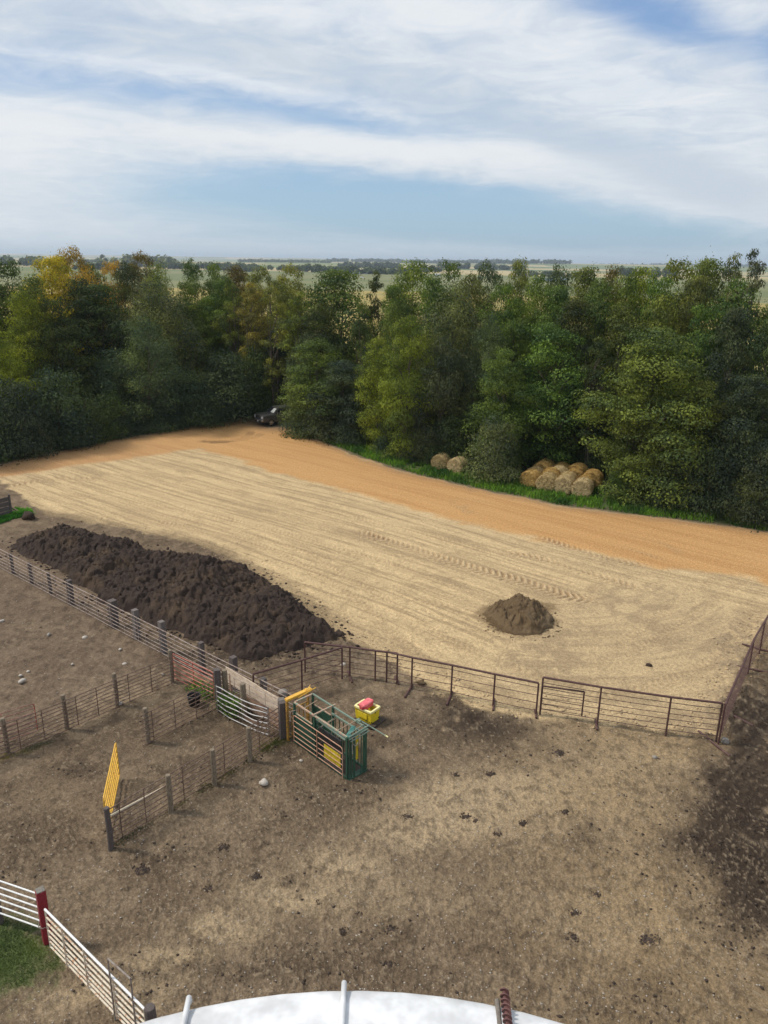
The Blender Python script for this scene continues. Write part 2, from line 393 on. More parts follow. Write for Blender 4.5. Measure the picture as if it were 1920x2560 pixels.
def edge_blobs(x, y, L):
    v = np.zeros_like(x)
    for (px, py, rw, rh, k) in L:
        c = gp(px, py); ex = gp(px+rw, py)[:2]-c[:2]; ey = gp(px, py-rh)[:2]-c[:2]
        M = np.linalg.inv(np.array([ex, ey]).T); dx = x-c[0]; dy = y-c[1]
        a = M[0, 0]*dx+M[0, 1]*dy; b = M[1, 0]*dx+M[1, 1]*dy
        v = v + k*np.exp(-(a*a+b*b))
    return v
DARKS = [(1880, 2120, 120, 160, .9), (1250, 1800, 160, 45, .5), (1130, 1840, 120, 40, .35), (1750, 2050, 120, 80, .5), (820, 2010, 120, 35, .35), (60, 2080, 120, 60, .35), (560, 2440, 150, 32, .45), (1730, 1780, 200, 50, .35), (1450, 1900, 90, 30, .4), (1170, 1790, 110, 40, .8), (1100, 1740, 60, 25, .7), (1290, 1850, 120, 40, .45), (1900, 1800, 90, 150, 1.1), (1870, 2000, 110, 130, 1.0), (1900, 2280, 110, 120, .6),
         (1680, 2120, 90, 60, .45), (1480, 2085, 60, 40, .55), (700, 2060, 60, 20, .35), (760, 2195, 45, 22, .6), (1700, 1930, 150, 40, .3),
         (205, 1912, 60, 25, .8), (150, 1850, 140, 22, .5), (330, 1800, 110, 22, .6), (560, 1790, 90, 40, .5), (470, 1900, 100, 30, .35), (620, 1950, 150, 40, .25),
         (380, 2150, 80, 20, .3), (500, 2130, 160, 40, .35), (60, 2190, 60, 30, .3), (800, 2420, 180, 50, .35), (1620, 2500, 200, 60, .4), (640, 1640, 140, 45, .7), (790, 1620, 90, 40, .4), (480, 1640, 130, 40, .5),
         (260, 1540, 130, 40, .4), (720, 1900, 60, 30, .5), (920, 1900, 40, 60, .25), (1240, 2560, 160, 50, .2), (1810, 1660, 60, 60, .4), (330, 2440, 80, 60, .35), (950, 2330, 260, 40, .12),
         (880, 1975, 90, 20, .4), (980, 1810, 40, 14, .6)]
PALES = [(250, 2480, 110, 34, 1.0), (400, 2400, 110, 30, 1.0), (550, 2310, 110, 30, .95), (700, 2235, 110, 32, .95), (850, 2160, 120, 34, .85), (1000, 2090, 120, 36, .6), (1130, 2020, 130, 45, .5), (1250, 1960, 140, 45, .4), (1150, 2020, 190, 70, .7), (1330, 2000, 220, 90, .5), (950, 2240, 300, 70, .45), (400, 2480, 80, 50, .45), (300, 1730, 120, 40, .25), (1560, 1900, 170, 60, .55), (1500, 2300, 160, 70, .35),
         (100, 1560, 80, 20, .2), (600, 2350, 90, 40, .35), (1350, 1790, 200, 30, .6), (1000, 1700, 100, 30, .35), (120, 2000, 140, 50, .15), (1890, 2040, 40, 22, .9), (60, 2480, 120, 60, .35)]
def ground_field(x, y):
    x = x.astype(float); y = y.astype(float); r = np.hypot(x, y)
    wx = x+(fbm(x*.9, y*.9, 11, 4)-.5)*1.1; wy = y+(fbm(x*.9, y*.9, 31, 4)-.5)*1.1
    sd_lot = poly_sdf(wx, wy, LOT); sd_org = poly_sdf(wx+(fbm(x*.3, y*.9, 91, 3)-.5)*1.4, wy, ORANGE)
    near = r < 140
    lot = sstep(sd_lot, .15, -.25)
    org = sstep(sd_org, .5, -.5)*lot
    # streak noises
    u1 = x*DIR1[0]+y*DIR1[1]; v1 = x*PER1[0]+y*PER1[1]; u2 = x*DIR2[0]+y*DIR2[1]; v2 = x*PER2[0]+y*PER2[1]
    bend = (fbm(x*.045, y*.045, 3, 2)-.5)*2.2
    sA = fbm((u1)*.055, (v1+bend)*1.5, 41, 5, .62); sA2 = fbm(u1*.22, (v1+bend)*5.0, 47, 3, .6)
    cB = gp(1285, 1350); rB = np.hypot(x-cB[0], (y-cB[1])); tB = np.arctan2(y-cB[1], x-cB[0]); sB = fbm(tB*1.6, (rB+bend)*1.3, 51, 4, .62); sB2 = fbm(tB*5, (rB+bend)*4.5, 57, 3, .6)
    vC = sd_lot; sC = fbm(u1*.09, vC*1.7, 61, 4, .6)
    kB = sstep(edge_blobs(x, y, [(1600, 1600, 330, 150, 1.2), (1500, 1700, 250, 80, .8)]), .3, .8)
    kC = edge_blobs(x, y, [(760, 1420, 260, 90, 1.0), (1000, 1600, 200, 80, .9)]); kC = np.clip(kC, 0, 1)*(1-kB)
    st = sA*(1-kB-kC)+sB*kB+sC*kC; st2 = sA2*(1-kB)+sB2*kB
    pat = fbm(x*.35, y*.35, 71, 4); blot = fbm(x*1.3, y*1.3, 75, 4, .6); kf = sstep(r, 34, 20); k2_ = sstep(r, 60, 30); fine = fbm(x*4.2, y*4.2, 81, 4, .62)*kf+(1-kf)*(.5+(fbm(x*3.2, y*3.2, 82, 2)-.5)*1.1*(.4+.6*k2_)); vf = .5+(fbm(x*11, y*11, 83, 3, .65)-.5)*kf+(vn(x*6, y*6, 85)-.5)*.5*(1-kf)*k2_
    # --- colours (albedo)
    tan = mixc(np.broadcast_to(np.array([.54, .400, .225]), x.shape+(3,)), sstep(st, .44, .66)*.55, [.36, .26, .15])
    tan = mixc(tan, sstep(st2, .52, .68)*.55, [.27, .195, .11])
    tan = mixc(tan, sstep(blot*.6+pat*.4, .50, .62)*.55*(.35+.9*kB), [.25, .18, .105]); tan = mixc(tan, sstep(vf*.5+fine*.5, .54, .64)*.40, [.27, .195, .11])
    tan = mixc(tan, sstep(st*.5+vf*.5, .56, .7)*.4, [.66, .50, .28])
    org_c = mixc(np.broadcast_to(np.array([.49, .280, .115]), x.shape+(3,)), sstep(sA, .44, .62)*.55, [.40, .215, .085])
    org_c = mixc(org_c, sstep(sA2, .48, .7)*.32, [.55, .34, .155])
    org_c = mixc(org_c, sstep(sd_lot, -1.6, -.1)*.55, [.25, .155, .09])
    kL = sstep(x, -13, -26)*sstep(y, 95, 60); org_c = mixc(org_c, kL*.35, [.30, .185, .11])
    drive = np.clip(edge_blobs(x, y, [(690, 1062, 60, 14, 1.1), (620, 1052, 60, 8, .6)]), 0, 1); org_c = mixc(org_c, drive*.85, [.13, .10, .075])
    tan = mixc(tan, kB*.40, [.38, .285, .17])
    lot_c = tan*(1-org[..., None])+org_c*org[..., None]
    # darker rim of the scraped earth round the muck heap
    rimk = sstep(sd_lot+(pat-.5)*1.5, -1.35, -.2)*np.clip(edge_blobs(x, y, [(600, 1370, 330, 90, 1.2), (130, 1290, 200, 40, 1.0), (800, 1520, 90, 60, .8)]), 0, 1)
    lot_c = mixc(lot_c, rimk*.8, [.20, .145, .085])
    rimr = sstep(sd_lot+(pat-.5)*1.2, -1.9, -.3)*np.clip(edge_blobs(x, y, [(1850, 1650, 90, 180, 1.3), (1760, 1800, 80, 40, 1)]), 0, 1)
    lot_c = mixc(lot_c, rimr*.55*sstep(fine, .38, .6), [.24, .18, .12])
    pk = sstep(poly_sdf(wx, wy, PATCH), .5, -.2); lot_c = mixc(lot_c, pk*.8, [.155, .105, .055])
    # pen
    dk = edge_blobs(wx, wy, DARKS); pl = edge_blobs(wx, wy, PALES)
    pen = mixc(np.broadcast_to(np.array([.190, .140, .092]), x.shape+(3,)), sstep(pat*.5+blot*.5, .38, .60)*.65, [.105, .073, .047])
    pen = mixc(pen, np.clip(pl*(.5+1.0*blot), 0, .85), [.37, .28, .175])
    pen = mixc(pen, np.clip(dk, 0, 1.2)*sstep(blot*.45+fine*.35+vf*.2, .40-.16*np.clip(dk, 0, 1), .54-.10*np.clip(dk, 0, 1))*.88, [.048, .034, .024])
    right = sstep(x, 1.0, 9); pen = mixc(pen, right*.50*(1-np.clip(dk, 0, 1)), [.35, .25, .135])
    pen = mixc(pen, sstep(fine*.6+vf*.4, .48, .62)*.58, [.070, .049, .032]); scr = fbm(u1*.9, v2*5.0, 88, 3); pen = mixc(pen, sstep(scr, .62, .74)*.12, [.30, .225, .15])
    pen = mixc(pen, sstep(vf, .56, .74)*.45, [.36, .28, .19])
    pl_in = sstep(poly_sdf(wx, wy, PEN_L), .4, -.4); pen = mixc(pen, pl_in*.35, [.150, .107, .078])
    # grass
    gl = sstep(poly_sdf(wx, wy, GRASS_L)+(fine-.5)*1.2, .5, -.6); gl2 = sstep(poly_sdf(wx, wy, GR_C), .15, -.1)
    gcol = mixc(np.broadcast_to(np.array([.075, .100, .038]), x.shape+(3,)), sstep(blot, .4, .62)*.6, [.10, .12, .045])
    gcol = mixc(gcol, sstep(fine, .5, .7)*.5, [.035, .055, .018])
    # beyond the lot: turf strip, wood floor, fields
    beyond = sstep(poly_sdf(x, y, np.vstack([G(TOP_EDGE), [[400, 60, 0], [9000, 500, 0], [0, 30000, 0], [-9000, 500, 0], [-400, 60, 0]]])), .4, -.1)
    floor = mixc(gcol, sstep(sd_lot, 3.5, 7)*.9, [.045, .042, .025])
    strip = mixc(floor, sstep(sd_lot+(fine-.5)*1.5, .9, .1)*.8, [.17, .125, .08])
    far = sstep(sd_lot, 34, 44)
    gold = mixc(np.broadcast_to(np.array([.33, .255, .085]), x.shape+(3,)), sstep(fbm(x*.03, y*.03, 101, 4), .4, .65)*.6, [.21, .195, .07])
    green = mixc(np.broadcast_to(np.array([.135, .155, .065]), x.shape+(3,)), sstep(fbm(x*.004, y*.012, 103, 3), .42, .6)*.7, [.20, .195, .095])
    k2 = sstep(r+x*.15+(fbm(x*.002, y*.002, 105, 2)-.5)*60, 520, 535); fld = gold*(1-k2[..., None])+green*k2[..., None]
    # patchwork of strips further out
    band = np.floor(y/330+vn(x/2500, y/9000, 9)*2.5); cellx = np.floor(x/(420+500*_h(band, band*0, 3))+7*_h(band, band*0, 5)); hh = _h(cellx, band, 77)
    pw = np.stack([np.interp(hh, [0, .3, .5, .75, 1], a) for a in ([.10, .15, .30, .42, .08], [.14, .18, .27, .33, .13], [.05, .07, .13, .18, .05])], -1)
    k3 = sstep(r, 1250, 1290); fld = fld*(1-k3[..., None])+pw*k3[..., None]
    out = pen*(1-lot[..., None])+lot_c*lot[..., None]
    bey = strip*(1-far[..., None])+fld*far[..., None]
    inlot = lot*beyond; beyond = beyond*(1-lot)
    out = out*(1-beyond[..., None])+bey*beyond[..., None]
    out = mixc(out, np.maximum(gl, gl2)*.92, [.07, .11, .03]); out = np.where((gl > .01)[..., None], out*(1-.5*gl[..., None])+gcol*(.5*gl[..., None]), out)
    lug, rut = track_field(x, y)
    out = mixc(out, np.clip(rut*.35*lot+np.clip(rut-.95, 0, 1)*.7, 0, 1), [.25, .145, .065]); out = mixc(out, np.clip(lug, 0, 1)*.45*lot, [.62, .48, .30]); out = mixc(out, np.clip(-lug, 0, 1)*.50*lot, [.20, .14, .08])
    # --- relief
    penm = (1-lot)*(1-beyond)
    z = lot*((st-.5)*.12+(st2-.5)*.09+(vf-.5)*.03)*(1-.55*org)+lot*lug*.045-lot*rut*.02
    z = z + penm*((fine-.5)*.13+(vf-.5)*.085+(blot-.5)*.10)*(1-.6*gl)+penm*np.clip(dk, 0, 1)*(vf-.4)*.05
    z = z + rimk*(fine-.3)*.16+rimr*(fine-.3)*.14
    z = z*sstep(r, 140, 90)
    hill = sstep(r, 1400, 6000)*((fbm(x/1900, y/1900, 201, 4)-.42)*75)+sstep(r, 7000, 13000)*(fbm(x/3500, y/3500, 211, 2)-.35)*55
    z = z+hill+sstep(r, 150, 700)*(-2.5)
    return out, z, dict(lot=lot, pen=penm, dk=dk, gl=gl, beyond=beyond, sd=sd_lot)

phi = list(np.arange(62, 27.0, -.085))+list(np.arange(27.0, 10.0, -.05)); phi += list(np.geomspace(10.0, .075, 230))
rad = CAM_H/np.tan(np.radians(phi)); rad = np.concatenate([[.01, 4.], rad, [20000., 30000.]])
azs = np.concatenate([np.arange(-180, -33, 3.), np.arange(-33, 33.01, .085), np.arange(36, 181, 3.)])
RR, AA = np.meshgrid(rad, np.radians(azs), indexing='ij')
gx = (RR*np.sin(AA)).ravel(); gy = (RR*np.cos(AA)).ravel()
gcolr, gz, GI = ground_field(gx, gy)
nr, na = RR.shape
idx = np.arange(nr*na).reshape(nr, na)
Q = np.stack([idx[:-1, :-1], idx[:-1, 1:], idx[1:, 1:], idx[1:, :-1]], -1).reshape(-1, 4)[:, ::-1]
mg, t, b, o = mat_base('earth and fields')
at = t.n('ShaderNodeAttribute'); at.attribute_name = 'albedo'
tcn = t.n('ShaderNodeTexCoord'); ov = tcn.outputs['Object']
nf1 = t.noise(ov, 7., 5, .7); nf2 = t.noise(ov, 19., 4, .75)
near = t.n('ShaderNodeVectorMath', operation='LENGTH'); t.l(ov, near.inputs[0]); nearf = t.ss(near.outputs['Value'], 60, 160, 1, 0)
mul = t.mix(t.ss(nf1, .25, .75), (.76, .76, .76), (1.24, 1.24, 1.24)); mul2 = t.mix(t.ss(nf2, .30, .70), (.68, .68, .68), (1.32, 1.32, 1.32))
cc = t.mix(nearf, at.outputs['Color'], t.mix(1.0, t.mix(1.0, at.outputs['Color'], mul, 'MULTIPLY'), mul2, 'MULTIPLY'))
t.l(cc, b.inputs['Base Color']); b.inputs['Roughness'].default_value = .95; b.inputs['Specular IOR Level'].default_value = .15
bm = t.n('ShaderNodeBump'); bm.inputs['Strength'].default_value = 1.0; bm.inputs['Distance'].default_value = .07
t.l(t.m('ADD', t.m('MULTIPLY', nf1, 1.), t.m('MULTIPLY', nf2, .5)), bm.inputs['Height']); t.l(bm.outputs[0], b.inputs['Normal'])
gme = np_mesh('ground', np.stack([gx, gy, gz], -1), Q, mg, True)
ca = gme.color_attributes.new('albedo', 'FLOAT_COLOR', 'POINT')
ca.data.foreach_set('color', np.concatenate([gcolr, np.ones((len(gx), 1))], 1).astype(np.float32).ravel())
tag(link('ground', gme), kind='structure')

# ------------------------------------------------------------------ muck heap and dirt pile
def heap(name, outline, hfun, res, mat, label, cat, zoff=-.06, clod=None, root_loc=None):
    P = np.asarray(outline)[:, :2]; lo = P.min(0)-.6; hi = P.max(0)+.6
    xs = np.arange(lo[0], hi[0], res); ys = np.arange(lo[1], hi[1], res); xx, yy = np.meshgrid(xs, ys, indexing='ij')
    x = xx.ravel(); y = yy.ravel(); wx = x+(fbm(x*1.2, y*1.2, 301, 3)-.5)*.9; wy = y+(fbm(x*1.2, y*1.2, 303, 3)-.5)*.9
    d = -poly_sdf(wx, wy, P); z = hfun(x, y, d)+zoff
    # push clods sideways a little so that the surface overhangs and reads as lumps
    k = sstep(d, 0, .5); x2 = x+(fbm(x*3, y*3, 305, 3)-.5)*.35*k; y2 = y+(fbm(x*3, y*3, 307, 3)-.5)*.35*k
    n0, n1_ = xx.shape; id_ = np.arange(n0*n1_).reshape(n0, n1_)
    q = np.stack([id_[:-1, :-1], id_[1:, :-1], id_[1:, 1:], id_[:-1, 1:]], -1).reshape(-1, 4)
    keep = (d[q] > -.25).any(1); q = q[keep]; used = np.unique(q); mp = -np.ones(len(x), int); mp[used] = np.arange(len(used))
    c = P.mean(0); V = np.stack([x2-c[0], y2-c[1], z], -1)[used]
    o = link(name, np_mesh(name, V, mp[q], mat, False), None, (c[0], c[1], 0)); return tag(o, label, cat)
def earth_mat(name, c1, c2, c3, sc=1.6, rough=.95):
    m, t, b, o = mat_base(name); tcn = t.n('ShaderNodeTexCoord'); v = tcn.outputs['Object']
    a = t.noise(v, sc*.5, 5, .6); bb = t.noise(v, sc*4, 5, .65); f = t.noise(v, sc*16, 3, .6)
    cc = t.mix(t.ss(a, .48, .68), c1, c2); cc = t.mix(t.ss(bb, .52, .7), cc, c3); cc = t.mix(t.ss(f, .3, .7, 0, .5), cc, tuple(q*.45 for q in c1))
    t.l(cc, b.inputs['Base Color']); b.inputs['Roughness'].default_value = rough; b.inputs['Specular IOR Level'].default_value = .25
    bm = t.n('ShaderNodeBump'); bm.inputs['Strength'].default_value = .8; bm.inputs['Distance'].default_value = .05
    t.l(t.m('ADD', bb, f), bm.inputs['Height']); t.l(bm.outputs[0], b.inputs['Normal']); return m
MUCK = earth_mat('dark muck', (.052, .036, .029), (.095, .064, .041), (.030, .021, .018), 1.1)
EARTH = earth_mat('brown dug earth', (.165, .112, .062), (.23, .165, .095), (.10, .068, .038), 2.2)
near_e = [(18, 1366), (60, 1385), (127, 1418), (200, 1468), (274, 1513), (350, 1545), (422, 1578), (527, 1612), (590, 1642), (640, 1650), (700, 1636), (770, 1616), (820, 1600)]
far_e = [(846, 1572), (800, 1540), (745, 1495), (690, 1462), (633, 1430), (580, 1400), (527, 1385), (470, 1378), (422, 1374), (370, 1364), (329, 1345), (260, 1338), (190, 1318), (148, 1296), (110, 1302), (60, 1325)]
fo = [gp(x, y, .75) for x, y in far_e]
cen = G(near_e).mean(0)
muck_outline = [gp(*p) for p in near_e]+[p+np.array([.35, .5, 0]) for p in fo]
def muck_h(x, y, d):
    dome = 1-np.exp(-np.clip(d, 0, 9)/1.05)
    big = fbm(x*.42, y*.42, 311, 3); mid = fbm(x*1.6, y*1.6, 313, 4, .6); sm = fbm(x*5, y*5, 317, 4, .65)
    rid = 1-np.abs(2*fbm(x*2.1, y*2.1, 319, 3)-1)
    h = dome*(.10+1.55*big+.55*(mid-.4)+.30*(rid-.7))+sstep(d, -.1, .4)*((sm-.45)*.50+(fbm(x*12, y*12, 321, 3, .6)-.5)*.20+.10*np.abs(fbm(x*3.3, y*3.3, 323, 2)-.5)*4)+sstep(d, -.1, .15)*.06
    return np.where(d < -.05, d*.6, h)
heap('manure_heap', muck_outline, muck_h, .06, MUCK, 'long low heap of dark brown lumpy manure beside the wire fence', 'manure heap')
pc = gp(1298, 1549); pr = np.linalg.norm(gp(1380, 1545)-gp(1205, 1545))/2
ring = [pc+np.array([math.cos(a)*pr*(1+.10*math.sin(3*a+1)), math.sin(a)*pr*.95*(1+.08*math.sin(2*a)), 0]) for a in np.linspace(0, 2*math.pi, 28, endpoint=False)]
def pile_h(x, y, d):
    r_ = np.hypot((x-pc[0])/1.0, y-pc[1]); h = 1.42*np.clip(1-r_/(pr*1.06), 0, 1)**.95
    h = h+sstep(d, 0, .5)*((fbm(x*1.7, y*1.7, 331, 3)-.5)*.50+(fbm(x*6, y*6, 333, 4, .65)-.48)*.42+(vn(x*9, y*9, 339)**3)*.14+(fbm(x*14, y*14, 337, 2)-.5)*.16)
    return np.where(d < 0, d*.5, h+.03)
heap('dirt_pile', ring, pile_h, .045, EARTH, 'small conical pile of brown dirt on the tan scraped ground', 'dirt pile')

# ------------------------------------------------------------------ stones, pebbles, dung, clods
def rock_mesh(seed, s, flat=.6, sub=2, rough=.25):
    import bmesh
    bm_ = bmesh.new(); bmesh.ops.create_icosphere(bm_, subdivisions=sub, radius=1.0); rr = random.Random(seed)
    sx, sy = s*(.8+.5*rr.random()), s*(.7+.3*rr.random()); a = rr.random()*6
    for v in bm_.verts:
        c = v.co; k = 1+rough*(vn(np.array([c.x*1.7+seed]), np.array([c.y*1.7+c.z*2.3]), seed)[0]-.5)*2
        x, y, z = c.x*sx*k, c.y*sy*k, c.z*s*flat*k
        v.co = (x*math.cos(a)-y*math.sin(a), x*math.sin(a)+y*math.cos(a), z)
    me = bpy.data.meshes.new('stone'); bm_.to_mesh(me); bm_.free()
    me.polygons.foreach_set('use_smooth', np.ones(len(me.polygons), bool)); return me
def stone(px, s, label, mat=STONE, name='stone', cat='stone', flat=.6, group='loose stones on the pen ground', rough=.25):
    c = gp(*px); me = rock_mesh(int(px[0]*7+px[1]) % 991, s, flat, 2, rough); me.materials.append(mat); o = link(name, me, None, (c[0], c[1], s*flat*.6)); tag(o, label, cat, group)
stone((660, 1960), .19, 'biggest pale stone, alone on the bare pen left below the green cattle chute')
stone((753, 1903), .07, 'small pale stone in front of the cattle chute')
stone(B2(180, 350), .15, 'largest pale stone in the far left pen, left of the nearest fence bend')
stone(B2(172, 300), .09, 'pale stone just above the largest one in the far left pen')
stone(B2(1035, 205), .09, 'pale stone near the corner post of the left pen')
stone(B2(998, 83), .08, 'pale stone in the left pen below the long wire fence')
stone(B2(600, 205), .07, 'flat pale stone in the middle of the left pen')
stone(B2(1350, 290), .09, 'pale stone beside the corner post, inside the narrow alley')
stone(C4(290, 968), .13, 'grey stone in the upper part of the left pen', STONEG)
stone(C4(502, 984), .11, 'pale rounded stone in the left pen midway to the long fence')
stone(C4(10, 888), .12, 'pale stone at the left edge of the picture in the left pen')
stone(C4(712, 1055), .09, 'pale stone close to the long wire fence, right side of left pen')
stone(C4(738, 1140), .09, 'pale stone just below the long fence near the corner post')
stone(B2(235, 265), .08, 'pale stone left of centre among small stones in the left pen')
stone(B2(993, 533), .12, 'pale stone at the foot of a round post of the pen fence')
stone((1812, 1857), .19, 'round brown stone at the foot of the pipe fence corner', STONEG, flat=.8)
stone((1636, 1895), .10, 'brown stone on the trampled ground right of centre, below the pipe fence', STONEG)
stone(C6(975, 412), .20, 'brown clod beside the footed fence post', EARTH, 'clod', 'clod', .6, None, .5)
stone((74, 1298), .42, 'round dark clod at the left tip of the manure heap', MUCK, 'clod', 'clod', .8, None, .5)
stone((858, 1663), .11, 'white stone lying under the pipe fence', STONE)
stone(C7(865, 440), .16, 'single dark clod on the tan scraped ground', MUCK, 'clod', 'clod', .35, None, .5)
stone(C5(690, 590), .25, 'pale boulder behind the plywood wall', STONEG, 'boulder', 'boulder', .7, None)
PAT = paint('trodden dung', (.068, .048, .036), (.040, .028, .022), .9, scale=20)
def pats():
    L = [(C8(1180, 250), .28, 'ragged dark dung pat below the yellow gate fence'), ((558, 2118), .16, 'dark elongated dung pat right of the yellow gate fence'), ((635, 2192), .18, 'dark dung pat left of the wide dark smear'),
         ((525, 2222), .16, 'ragged dung pat left of the larger one'), ((800, 2255), .10, 'small dark dung pat near the middle of the pen'), ((979, 2325), .17, 'round blackish dung pat nearest the white roof middle'),
         ((860, 2328), .13, 'brown dung pat left of the round blackish one'), ((895, 2285), .10, 'small dung pat just above the brown one'), ((1018, 2041), .17, 'dark crumbly dung pat left of a pair of pats'),
         ((1165, 2041), .18, 'left pat of the dark pair in mid pen'), ((1192, 2050), .15, 'right pat of the dark pair in mid pen'), ((1308, 2057), .15, 'dark round dung pat right of the pair'),
         ((1412, 2030), .14, 'small double dung pat in the right half of the pen'), ((1555, 1990), .16, 'greyish dung pat in the right half of the pen, below the fence'), ((1227, 1935), .16, 'dark dung pat straight below the small pipe gate'),
         ((1137, 1936), .14, 'dark flat dung pat left of the one under the small gate'), ((1625, 2350), .24, 'dark dung pat at lower right'), ((973, 2412), .14, 'dark dung pat just above the white roof seam'),
         ((1437, 2280), .15, 'grey dung pat lower right of centre'), ((1430, 2345), .17, 'crumbly dung pat below the grey one'), ((1395, 1882), .2, 'flat grey dung pat near the pipe fence'),
         ((1490, 2235), .12, 'thin dung pat by a scuffed streak, right of centre'), ((356, 2175), .13, 'dark dung pat left, below the corner of the yellow gate'), ((1243, 2085), .12, 'small grey dung pat at right of centre')]
    for p, s, lb in L:
        c = gp(*p); P = []; rr = random.Random(int(p[0]))
        mb = MB(); n = 12
        vs = [(c[0], c[1], .045)]+[(c[0]+math.cos(2*math.pi*k/n)*s*.8*(.5+.7*rr.random()), c[1]+math.sin(2*math.pi*k/n)*s*.7*(.5+.7*rr.random()), .0) for k in range(n)]
        fs = [(0, 1+k, 1+(k+1) % n) for k in range(n)]
        for q_ in range(46):
            a = rr.random()*6.28; d_ = s*1.25*rr.random()**.7; h_ = s*(.10+.22*rr.random())*(1.1-.5*d_/s/1.25); X_, Y_ = c[0]+math.cos(a)*d_, c[1]+math.sin(a)*d_*.8; b_ = len(vs); w_ = rr.random()*3
            vs += [(X_+math.cos(w_+k*1.2566)*h_*(.7+.6*rr.random()), Y_+math.sin(w_+k*1.2566)*h_*(.7+.6*rr.random()), .0) for k in range(5)]+[(X_+h_*.2, Y_, .03+h_*.45)]
            fs += [(b_+k, b_+(k+1) % 5, b_+5) for k in range(5)]
        mb.add(vs, fs); tag(mb.build('dung_pat', PAT, origin=(c[0], c[1], 0)), lb, 'dung pat', 'dung pats on the pen ground')
pats()
def scatter_stones(name, n, smin, smax, area, mat, label, cat, seed=0, accept=None, flat=.6):
    g = np.random.default_rng(seed); (x0, y0, x1, y1) = area; P = []
    base = np.array([[1, 0, 0], [0, 1, 0], [-1, 0, 0], [0, -1, 0], [0, 0, 1.], [0, 0, -1.]])
    fc = np.array([[0, 1, 4], [1, 2, 4], [2, 3, 4], [3, 0, 4], [1, 0, 5], [2, 1, 5], [3, 2, 5], [0, 3, 5]])
    # uniform over the ground as the eye meets it: more where it is near
    pts = np.array([gp(a, b_)[:2] for a, b_ in zip(g.uniform(x0, x1, n), g.uniform(y0, y1, n))])
    if accept is not None: pts = pts[accept(pts[:, 0], pts[:, 1], g)]
    n = len(pts); _, z, _ = ground_field(pts[:, 0], pts[:, 1])
    s = smin+(smax-smin)*g.random(n)**3; an = g.random(n)*6.28; jit = 1+.5*(g.random((n, 6, 1))-.5)
    V = base[None]*jit*s[:, None, None]; V[:, :, 0] *= (1+.6*g.random(n))[:, None]; V[:, :, 2] *= flat
    c_, s_ = np.cos(an)[:, None], np.sin(an)[:, None]; vx = V[:, :, 0]*c_-V[:, :, 1]*s_; vy = V[:, :, 0]*s_+V[:, :, 1]*c_
    W = np.stack([vx+pts[:, 0:1], vy+pts[:, 1:2], V[:, :, 2]+z[:, None]+s[:, None]*.25], -1).reshape(-1, 3)
    Fq = (fc[None]+np.arange(n)[:, None, None]*6).reshape(-1, 3)
    tag(link(name, np_mesh(name, W, Fq, mat)), label, cat, kind='stuff')
acc_pen = lambda x, y, g: ground_field(x, y)[2]['pen']*(1-ground_field(x, y)[2]['gl'])*(1-.7*np.clip(ground_field(x, y)[2]['dk'], 0, 1)) > .6
scatter_stones('pebbles', 9000, .006, .030, (-200, 1330, 2100, 2560), STONE, 'tiny pale pebbles strewn over the brown pen ground', 'pebbles', 3, acc_pen)
def acc_dark(x, y, g):
    I = ground_field(x, y)[2]; return (I['pen'] > .6) & (np.clip(I['dk'], 0, 1) > g.random(len(x)))
scatter_stones('dung_crumbs', 16000, .012, .055, (-100, 1550, 2050, 2560), CLOD, 'dark dung crumbs trodden into the darker parts of the pen', 'dung crumbs', 5, acc_dark)
def acc_pile(x, y, g): return np.hypot(x-pc[0], y-pc[1]) < pr*(.95+.45*g.random(len(x))**2)
def acc_pile2(x, y, g): d = np.hypot(x-pc[0], y-pc[1]); return (d < pr*(.95+.45*g.random(len(x))**2)) & (d > pr*.85)
scatter_stones('earth_clods', 3500, .01, .06, (1170, 1470, 1410, 1610), EARTH, 'brown clods and crumbs around the foot of the small dirt pile', 'clods', 16, acc_pile2, .7)
def acc_muck(x, y, g):
    d = poly_sdf(x, y, np.array(muck_outline)); return (d > -.1) & (d < 1.3*g.random(len(x))**3+.05)
scatter_stones('manure_crumbs', 15000, .015, .11, (0, 1290, 900, 1700), MUCK, 'dark crumbs of manure fallen around the foot of the heap', 'manure crumbs', 6, acc_muck, .7)
scatter_stones('straw_litter', 1500, .01, .05, (20, 1320, 830, 1620), paint('old straw', (.38, .27, .14), (.25, .18, .1), .9), 'pale bits of straw lying about the manure heap', 'straw', 9, acc_muck, .3)
def acc_rim(x, y, g):
    I = ground_field(x, y)[2]; return (np.abs(I['sd']+.6) < 1.0*g.random(len(x))+.2) & (I['beyond'] < .3) & ((y < 60))
scatter_stones('rubble', 20000, .012, .075, (60, 1290, 2000, 1850), paint('tan rubble', (.46, .34, .20), (.28, .21, .14), .9), 'crumbled clods and rubble along the edge of the scraped lot', 'rubble', 8, acc_rim)

